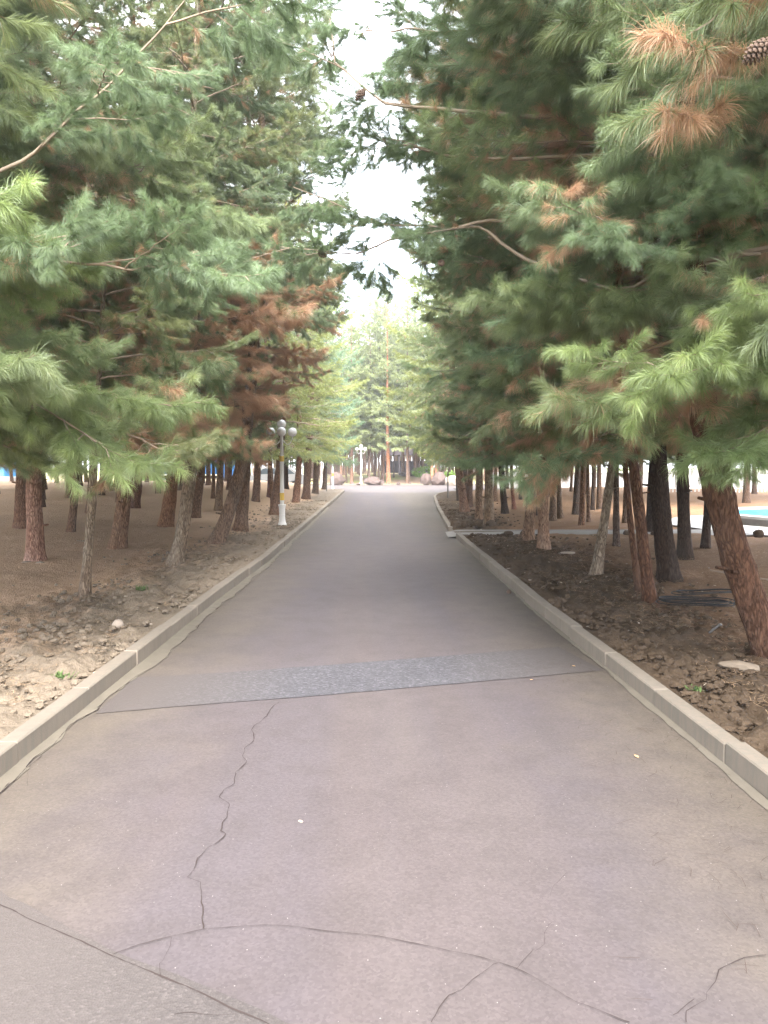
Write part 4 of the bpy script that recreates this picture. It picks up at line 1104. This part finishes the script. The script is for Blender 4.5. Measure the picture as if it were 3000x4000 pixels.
for k, (rt, b, t_, c, d) in enumerate([
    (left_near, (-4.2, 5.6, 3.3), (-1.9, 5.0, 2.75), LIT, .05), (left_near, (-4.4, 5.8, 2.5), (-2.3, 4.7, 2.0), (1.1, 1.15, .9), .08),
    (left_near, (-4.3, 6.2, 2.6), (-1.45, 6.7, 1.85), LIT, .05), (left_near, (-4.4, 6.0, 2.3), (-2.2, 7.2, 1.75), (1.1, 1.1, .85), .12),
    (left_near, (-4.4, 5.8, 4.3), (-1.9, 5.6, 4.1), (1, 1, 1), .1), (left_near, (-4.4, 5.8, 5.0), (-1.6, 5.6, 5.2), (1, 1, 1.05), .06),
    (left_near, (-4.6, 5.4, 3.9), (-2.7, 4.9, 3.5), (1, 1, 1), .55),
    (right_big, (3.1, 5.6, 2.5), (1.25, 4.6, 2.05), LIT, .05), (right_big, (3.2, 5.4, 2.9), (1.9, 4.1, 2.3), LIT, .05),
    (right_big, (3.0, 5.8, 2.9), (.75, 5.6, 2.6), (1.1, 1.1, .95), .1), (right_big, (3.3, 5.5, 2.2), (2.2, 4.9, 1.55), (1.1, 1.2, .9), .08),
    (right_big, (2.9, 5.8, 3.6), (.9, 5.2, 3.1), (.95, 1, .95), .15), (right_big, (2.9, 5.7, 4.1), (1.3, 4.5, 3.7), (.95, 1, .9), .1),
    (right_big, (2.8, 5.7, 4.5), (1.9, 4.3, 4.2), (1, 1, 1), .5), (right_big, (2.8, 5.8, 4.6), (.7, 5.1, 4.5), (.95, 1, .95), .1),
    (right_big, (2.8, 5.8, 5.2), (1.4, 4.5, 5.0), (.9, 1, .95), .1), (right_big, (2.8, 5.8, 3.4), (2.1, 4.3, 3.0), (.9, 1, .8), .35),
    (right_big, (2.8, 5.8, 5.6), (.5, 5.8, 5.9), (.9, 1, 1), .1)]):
    reach(rt, b, t_, c, d, 0, 2, 800 + k)

# ------------------------------------------------------------------ lamps and posts
def lamp(x, y, z, s, label, top=True, bands=True, arms=(0, 1, 2), rot=0):
    root = tag(link('street_lamp', None, None, (x, y, z), (0, 0, rot)), label, 'lamp', None)
    root.scale = (s, s, s)
    MB().lathe([(.105, 0), (.11, .03), (.085, .10), (.072, .22), (.070, .25), (.076, .255), (.076, .275), (.070, .28), (.078, .44), (.090, .50), (.098, .505), (.098, .535), (.05, .54)], 20).build('base', M['white'], root, smooth=False)
    MB().lathe([(.047, .535), (.047, .60), (.052, .605), (.050, 1.75), (.040, 1.80), (.036, 2.35), (.05, 2.38), (.05, 2.42), (.03, 2.45)], 14).build('pole', M['white'], root, smooth=False)
    if bands:
        MB().lathe([(.054, .64), (.056, .65), (.056, .82), (.054, .83)], 14).build('band', M['ochre'], root)
        MB().lathe([(.053, 1.62), (.056, 1.64), (.056, 1.74), (.052, 1.76)], 14).build('band', M['ochre'], root)
    ball = MB(); n = 10
    prof = [(max(.004, .115 * math.sin(math.pi * k / n)), -.115 * math.cos(math.pi * k / n)) for k in range(n + 1)]
    for k in arms:
        a = k * math.pi / 2 + .0
        c, s_ = math.cos(a), math.sin(a)
        pts = [(.03 * c, .03 * s_, 2.16)] + [((.03 + .24 * q) * c, (.03 + .24 * q) * s_, 2.16 - .11 * math.sin(math.pi * q)) for q in (.2, .4, .6, .8)] + [(.27 * c, .27 * s_, 2.20), (.27 * c, .27 * s_, 2.26)]
        ar = MB().tube(pts, .014, 6).build('arm', M['white'], root)
        MB().lathe(prof, 16, (.27 * c, .27 * s_, 2.36)).build('globe', M['globe'], ar, smooth=True)
    if top: MB().lathe(prof, 16, (0, 0, 2.56)).build('globe', M['globe'], root, smooth=True)
lamp(-2.26, 19.53, .11, 1.0, 'near white lamp post with two ochre bands on the left verge', True, True, (0, 2, 3), .1)
lamp(-.89, 67.3, .02, 1.32, 'white four globed lamp post standing beyond the end of the road', True, False, (0, 2, 3), 0)
lamp(-3.9, 60.5, 0, .92, 'distant white lamp seen between the dark trunks at the end of the left row', True, False, (0, 2), .4)
lamp(-5.6, 62.5, 0, .95, 'distant lamp glimpsed right above the silver car', True, False, (0, 2), .9)
def post(x, y, z, r, h, mat, label, name='post'):
    o = MB().lathe([(r, 0), (r, h * .98), (r * .5, h)], 8).build(name, mat, None, (x, y, z)); tag(o, label, 'post')
post(-2.65, 45.8, .12, .025, 2.4, M['metal'], 'thin dark stake before the last trunks of the left row')
post(3.64, 36.5, .12, .03, 2.1, M['metal'], 'thin black stake at the tip of the right verge')
mk = tag(link('marker_post', None, None, (-2.75, 55, 0)), 'white marker post with an orange band past the left corner', 'post')
MB().lathe([(.12, 0), (.08, .08), (.07, .9)], 12).build('lower_tube', M['white'], mk)
MB().lathe([(.075, .901), (.075, 1.15)], 12).build('orange_band', M['orange'], mk)
MB().lathe([(.07, 1.151), (.06, 1.5), (.03, 1.56)], 12).build('upper_tube', M['white'], mk)

# ------------------------------------------------------------------ rocks
def rock(x, y, z, sx, sy, sz, seed, mat, name, label, cat='rock', group=None):
    V = I1V.copy(); nV = V * (1 + .25 * vnoise(V[:, 0] * 1.6 + seed, V[:, 1] * 1.6, V[:, 2] * 1.6, seed=seed))[:, None]
    V2, F2 = nV, I1F
    V2 = V2 * [sx, sy, sz]; V2[:, 2] += sz * .5
    o = link(name, mesh_data(name, V2, F2, [mat], smooth=False), None, (x, y, z), (0, 0, seed))
    return tag(o, label, cat, group)
rock(-2.95, 66.9, 0, .75, .6, .75, 1, M['boulder'], 'boulder', 'blunt pink boulder left of the white lamp at the crossing')
rock(0.1, 67.2, 0, 1.15, .7, .5, 2, M['boulder'], 'boulder', 'wide low boulder right of the white lamp')
rock(.75, 67.0, 0, .5, .4, .3, 3, M['boulder'], 'boulder', 'small boulder beside the wide low one')
rock(4.8, 67.0, 0, .55, .5, .75, 4, M['boulder'], 'boulder', 'pointed pale boulder left of the bright tan trunk')
rock(5.85, 66.6, 0, .65, .6, .75, 5, M['boulder'], 'boulder', 'rounded pink boulder right of the bright tan trunk')
rock(7.0, 65.6, 0, .75, .6, .6, 6, M['stone'], 'boulder', 'broad white boulder by the tip of the right verge')
rock(3.4, 74, .8, 1.2, .8, .25, 8, M['boulder'], 'boulder', 'flat pale rock lying on the grassy mound')
for k in range(12):
    rock(-4 + k * 1.05 + rr.uniform(-.3, .3), 66.8 + rr.uniform(-.1, .2), 0, rr.uniform(.12, .25), .15, rr.uniform(.10, .2), 20 + k, M['boulder'], 'stone', 'small edging stone along the far rim of the crossing', 'stone', 'edging stones of the far rim')
o = rock(2.69, 5.52, .125, .15, .06, .035, 40, M['clod'], 'flat_stone', 'flat pale slab of stone on the soil near the right edge', 'stone'); o.rotation_euler = (0, 0, -.5)
rock(-5.05, 11.75, .11, .07, .06, .035, 41, M['stone'], 'stone', 'pale stone at the foot of the pale pinkish trunk', 'stone')
rock(-5.30, 11.85, .11, .09, .06, .03, 42, M['stone'], 'stone', 'wider pale stone at the foot of the pale pinkish trunk', 'stone')
rock(-2.35, 7.1, .12, .06, .05, .05, 43, M['stone'], 'stone', 'sandy stone lump near the left kerb before the patch', 'stone')
rock(-4.3, 8.4, .12, .045, .03, .02, 44, M['stone'], 'stone', 'small white stone left of the thin dark pine foot', 'stone')
rock(-3.75, 7.2, .12, .04, .03, .02, 45, M['stone'], 'stone', 'small white stone in the open soil by the left edge', 'stone')
rock(2.32, 4.15, .12, .12, .11, .085, 46, M['clod'], 'stone', 'big grey clod close to the right kerb near the photo edge', 'stone')
rock(3.35, 13.0, .12, .13, .05, .03, 47, M['stone'], 'flat_stone', 'pale flat stone in front of the side path', 'stone')
for k, (x, y) in enumerate([(2.05, 18.95), (2.3, 19.1), (2.65, 19.05), (3.0, 19.2), (5.6, 16.7), (6.2, 16.6), (6.9, 16.75), (7.6, 16.5), (8.3, 16.3), (3.0, 16.75), (3.35, 16.7)]):
    rock(x, y, .10, .09 + .05 * rr.random(), .08, .07 + .05 * rr.random(), 60 + k, M['soil'], 'stone', 'dark lump of rock edging the side path', 'stone', 'lumps along the side path')

# things lying on the road
def flat_leaf(x, y, s, a, label):
    P = [(0, -.5), (.25, -.25), (.3, .05), (.12, .4), (0, .6), (-.15, .35), (-.3, .0), (-.2, -.3)]
    mb = MB(); V = [(px * s, py * s, .006 + .25 * s * abs(px)) for px, py in P] + [(0, 0, .004)]
    mb.add(V, [(i, (i + 1) % 8, 8) for i in range(8)])
    tag(mb.build('dry_leaf', M['leaf'], None, (x, y, .001), (.1, 0, a)), label, 'leaf')
flat_leaf(1.46, 4.13, .035, .3, 'tan dry leaf lying on the road near the right kerb')
flat_leaf(1.62, 6.05, .03, 1.5, 'brown curled leaf by the right end of the grey patch')
flat_leaf(1.20, 5.66, .03, 2.1, 'brown leaf scrap just before the grey patch')
flat_leaf(2.02, 2.75, .02, 1.1, 'small yellow leaf at the lower right of the road')
rock(1.745, 9.65, .0, .05, .03, .03, 80, M['cone'], 'cone_fragment', 'dark brown bark lump lying against the right gutter', 'bark')
rock(-.32, 3.39, .001, .014, .007, .004, 81, M['stone'], 'paper_scrap', 'white scrap lying on the road left of the middle', 'litter')

# hose coil and a dead stick
def coil(cx, cy_, a, b, rot, loops, label, z):
    pts = []
    for k in range(loops * 28):
        t = k / 28 * 2 * math.pi; w = 1 + .10 * math.sin(t * .37 + 1) + .05 * math.sin(t * 2.3)
        X, Y = a * w * math.cos(t), b * w * math.sin(t)
        pts.append((cx + X * math.cos(rot) - Y * math.sin(rot), cy_ + X * math.sin(rot) + Y * math.cos(rot), z + .012 * (k / 28) + .006 * math.sin(t * 3)))
    tag(MB().tube(pts, .006, 6).build('garden_hose', M['hose'], smooth=True), label, 'hose')
coil(3.45, 8.05, .36, .20, -.25, 4, 'coil of black hose lying beside the reddish leaning pine', .15)
coil(3.85, 8.75, .38, .14, .2, 2, 'loose black hose loop behind the main coil', .15)
st = [(4.6, 10.3, .2), (4.9, 9.9, .17), (5.2, 9.4, .16), (5.45, 9.1, .15)]
tag(MB().tube(st, .012, 5).build('fallen_stick', M['twig']), 'long thin grey stick lying in the dark litter at the right', 'stick')
tag(MB().tube([(2.95, 6.6, .15), (3.05, 6.62, .22), (3.1, 6.7, .20)], .012, 5).build('broken_twig', M['metal']), 'short black twig standing in the litter before the hose coil', 'stick')
tag(MB().tube([(-7.6, 13.4, .17), (-7.1, 13.0, .2), (-6.4, 13.3, .18)], .018, 5).build('fallen_stick', M['twig']), 'dark fallen branch behind the pale pinkish trunk', 'stick')

# weeds
def weed(x, y, s, n, label, seed):
    r = np.random.default_rng(seed); V, F = [], []
    for k in range(n):
        a = r.uniform(0, 6.28); l = s * r.uniform(.5, 1); t = r.uniform(.4, 1.2); b = len(V); w = .004
        px, py = r.normal(0, s * .3, 2); d = np.array([math.cos(a) * math.cos(t), math.sin(a) * math.cos(t), math.sin(t)]); sv = np.array([-math.sin(a), math.cos(a), 0]) * w
        p = np.array([px, py, 0]); V += [tuple(p - sv), tuple(p + sv), tuple(p + d * l * .6 + sv * 1.2), tuple(p + d * l * .6 - sv * 1.2), tuple(p + d * l + [0, 0, -.15 * l])]
        F += [(b, b + 1, b + 2), (b, b + 2, b + 3), (b + 3, b + 2, b + 4)]
    o = link('weed', mesh_data('weed', np.array(V), np.array(F), [M['weed']]), None, (x, y, float(terr(x, y)))); tag(o, label, 'weed')
weed(-2.17, 5.35, .09, 70, 'small green weed tuft against the left kerb', 1)
weed(-2.75, 9.2, .12, 50, 'faint green weed right of the thin dark pine', 2)
weed(2.15, 5.0, .06, 40, 'olive weed tuft in the clods beside the right kerb', 3)

# shrubs by the crossing
def shrub(x, y, z, s, label, seed, mat):
    r = np.random.default_rng(seed); n = 900
    d = r.normal(0, 1, (n, 3)); d /= np.linalg.norm(d, axis=1)[:, None]; rad = s * (.65 + .4 * r.random(n)) * (1 + .25 * vnoise(d[:, 0] * 2.5, d[:, 1] * 2.5, d[:, 2] * 2.5, seed=seed))
    P = d * rad[:, None] * [1.5, 1, .7] + [0, 0, s * .45]; P[:, 2] = np.abs(P[:, 2])
    a = r.normal(0, .05 * s + .03, (n, 3)); b = r.normal(0, .05 * s + .03, (n, 3))
    V = np.stack([P - a, P + b, P + a], 1).reshape(-1, 3)
    o = link('bush', mesh_data('bush', V, np.arange(n * 3).reshape(-1, 3), [mat]), None, (x, y, z)); tag(o, label, 'bush')
shrub(5.1, 73.5, .5, 1.0, 'bright green bush behind the pointed boulder', 1, M['bush'])
shrub(7.3, 71.0, .2, .8, 'low yellow green bush right of the reddish trunk', 2, M['bush'])
shrub(-15.5, 53.5, 0, .9, 'dark low bush left of the blue truck', 3, M['bush'])

# ------------------------------------------------------------------ vehicles and buildings behind
def wheel(parent, x, y, z, r, w):
    t = MB(); n = 20
    prof = [(r * .6, -w / 2), (r * .95, -w / 2), (r, -w * .3), (r, w * .3), (r * .95, w / 2), (r * .6, w / 2)]
    V = [(rr_ * math.cos(2 * math.pi * k / n), yy, rr_ * math.sin(2 * math.pi * k / n)) for rr_, yy in prof for k in range(n)]
    F = [(i * n + k, i * n + (k + 1) % n, (i + 1) * n + (k + 1) % n, (i + 1) * n + k) for i in range(5) for k in range(n)]
    t.add(V, F); o = t.build('wheel', M['black'], parent, (x, y, z))
    h = MB(); h.add([(r * .62 * math.cos(2 * math.pi * k / n), -w * .42, r * .62 * math.sin(2 * math.pi * k / n)) for k in range(n)] + [(0, -w * .5, 0)], [(k, (k + 1) % n, n) for k in range(n)])
    h.build('rim', M['silver'], o)
car = tag(link('parked_car', None, None, (-6.6, 54.5, 0)), 'silver car parked across behind the left verge, seen between trunks', 'car')
body = [(-2.1, .35), (-2.15, .75), (-2.0, 1.0), (-1.55, 1.05), (-.95, 1.52), (.9, 1.56), (1.5, 1.12), (2.1, .98), (2.2, .7), (2.18, .35), (1.75, .33), (1.65, .6), (1.35, .68), (1.05, .6), (.95, .33), (-.95, .33), (-1.05, .6), (-1.35, .68), (-1.65, .6), (-1.75, .33)]
MB().prism(body, -.85, .85).build('body', M['silver'], car)
for x0, x1, x2, x3 in ((-1.35, -.88, -.1, -.1), (0.0, 0.0, .85, 1.3)):
    MB().poly([(x0, -.856, 1.08), (x3, -.856, 1.10), (x2, -.856, 1.47), (x1, -.856, 1.47)]).build('side_window', M['glass'], car)
for xx in (-1.35, 1.35):
    for yy in (-.78, .78): wheel(car, xx, yy, .33, .33, .2)
for yy in (-.6, .6): MB().box((2.18, yy, .78), (.06, .32, .14), 0, .02).build('headlight', M['globe'], car)
MB().box((2.2, 0, .5), (.06, 1.5, .16), 0, .02).build('bumper', M['silver'], car)
truck = tag(link('parked_truck', None, None, (-12.9, 56, 0)), 'truck with a tall dark blue tarpaulin box parked behind the left wood', 'truck')
MB().box((-.9, 0, 2.35), (5.6, 2.3, 2.6), 0, .08).build('tarpaulin_box', M['tarp'], truck)
for k in range(7): MB().box((-3.5 + k * .87, -1.165, 2.35), (.05, .03, 2.5)).build('strap', M['kioskdark'], truck)
MB().box((-.3, 0, .85), (7.0, 1.9, .22)).build('chassis', M['metal'], truck)
MB().prism([(1.98, .75), (1.98, 2.75), (3.0, 2.8), (3.5, 1.9), (3.6, .75)], -1.1, 1.1).build('cab', M['tarp'], truck)
MB().poly([(2.3, -1.106, 1.75), (3.3, -1.106, 1.75), (2.95, -1.106, 2.55), (2.3, -1.106, 2.55)]).build('side_window', M['glass'], truck)
for xx in (-2.9, -1.9, 2.75):
    for yy in (-.95, .95): wheel(truck, xx, yy, .5, .5, .3)
kb = tag(link('cabin', None, None, (-28.6, 55.5, 0)), 'pale blue flat roofed cabin at the far left edge', 'cabin')
MB().box((0, 0, 2.2), (6.5, 4, 4.4)).build('wall', M['kiosk'], kb)
MB().box((0, 0, 4.5), (7.0, 4.5, .2)).build('roof', M['white'], kb)
for xx in (-1.8, .2, 2.2):
    w_ = MB().box((xx, -2.04, 2.5), (1.3, .08, 1.4)).build('window', M['kioskdark'], kb)
    MB().box((xx, -2.09, 2.5), (1.15, .03, 1.25)).build('pane', M['glass'], w_)
MB().box((3.28, 0, 2.2), (.06, 4.02, 4.4)).build('corner_trim', M['kioskdark'], kb)
pl = tag(link('planter', None, None, (-23.6, 50.5, .35)), 'white square planter in front of the pale blue cabin', 'planter')
MB().prism([(-.35, 0), (.35, 0), (.5, .55), (-.5, .55)], -.45, .45).build('tub', M['white'], pl)
MB().box((0, 0, .57), (1.08, .98, .06)).build('rim', M['white'], pl)
pv = tag(link('pavilion', None, None, (4.4, 95, grove_z(4.4, 95))), 'low open pavilion with a dark flat roof deep in the grove', 'pavilion')
MB().prism([(-3.4, 2.2), (3.4, 2.2), (3.2, 2.75), (0, 3.1), (-3.2, 2.75)], -2, 2).build('roof', M['roofdark'], pv)
for xx in (-3, -1, 1, 3):
    for yy in (-1.8, 1.8): MB().box((xx, yy, 1.1), (.16, .16, 2.2)).build('post', M['roofdark'], pv)
MB().box((0, 1.6, .75), (5.6, .1, 1.5)).build('back_panel', M['roofdark'], pv)
MB().box((0, 0, .45), (3.4, .5, .06)).build('bench', M['roofdark'], pv)
bn = tag(link('litter_bin', None, None, (7.35, 64.0, 0)), 'green litter bin beside the broad white boulder', 'bin')
MB().lathe([(.26, 0), (.30, 1.0), (.31, 1.02)], 14).build('drum', M['green'], bn)
MB().lathe([(.32, 1.021), (.30, 1.10), (.1, 1.16)], 14).build('lid', M['green'], bn)
# white perimeter wall and railing to the right
wl = tag(link('garden_wall', None, None, (0, 0, 0)), 'long low white wall beyond the right wood', 'wall')
MB().box((31, 58.5, .55), (44, .25, 1.1)).build('wall_body', M['plaza'], wl)
MB().box((31, 58.5, 1.14), (44.2, .35, .07)).build('coping', M['plaza'], wl)
fn = tag(link('railing', None, None, (0, 0, 0)), 'white picket railing behind the pool plaza at the right edge', 'railing')
for z_ in (.45, 1.35): MB().box((24, 41.0, z_), (18, .05, .07)).build('rail', M['white'], fn)
pm = MB().box((0, 0, .78), (.07, .03, 1.4)).build('picket', M['white'], fn, (15.2, 41.05, 0))
for k in range(1, 90):
    c = pm.copy(); COL.objects.link(c); c.parent = fn; c.location = (15.2 + k * .2, 41.05, 0)
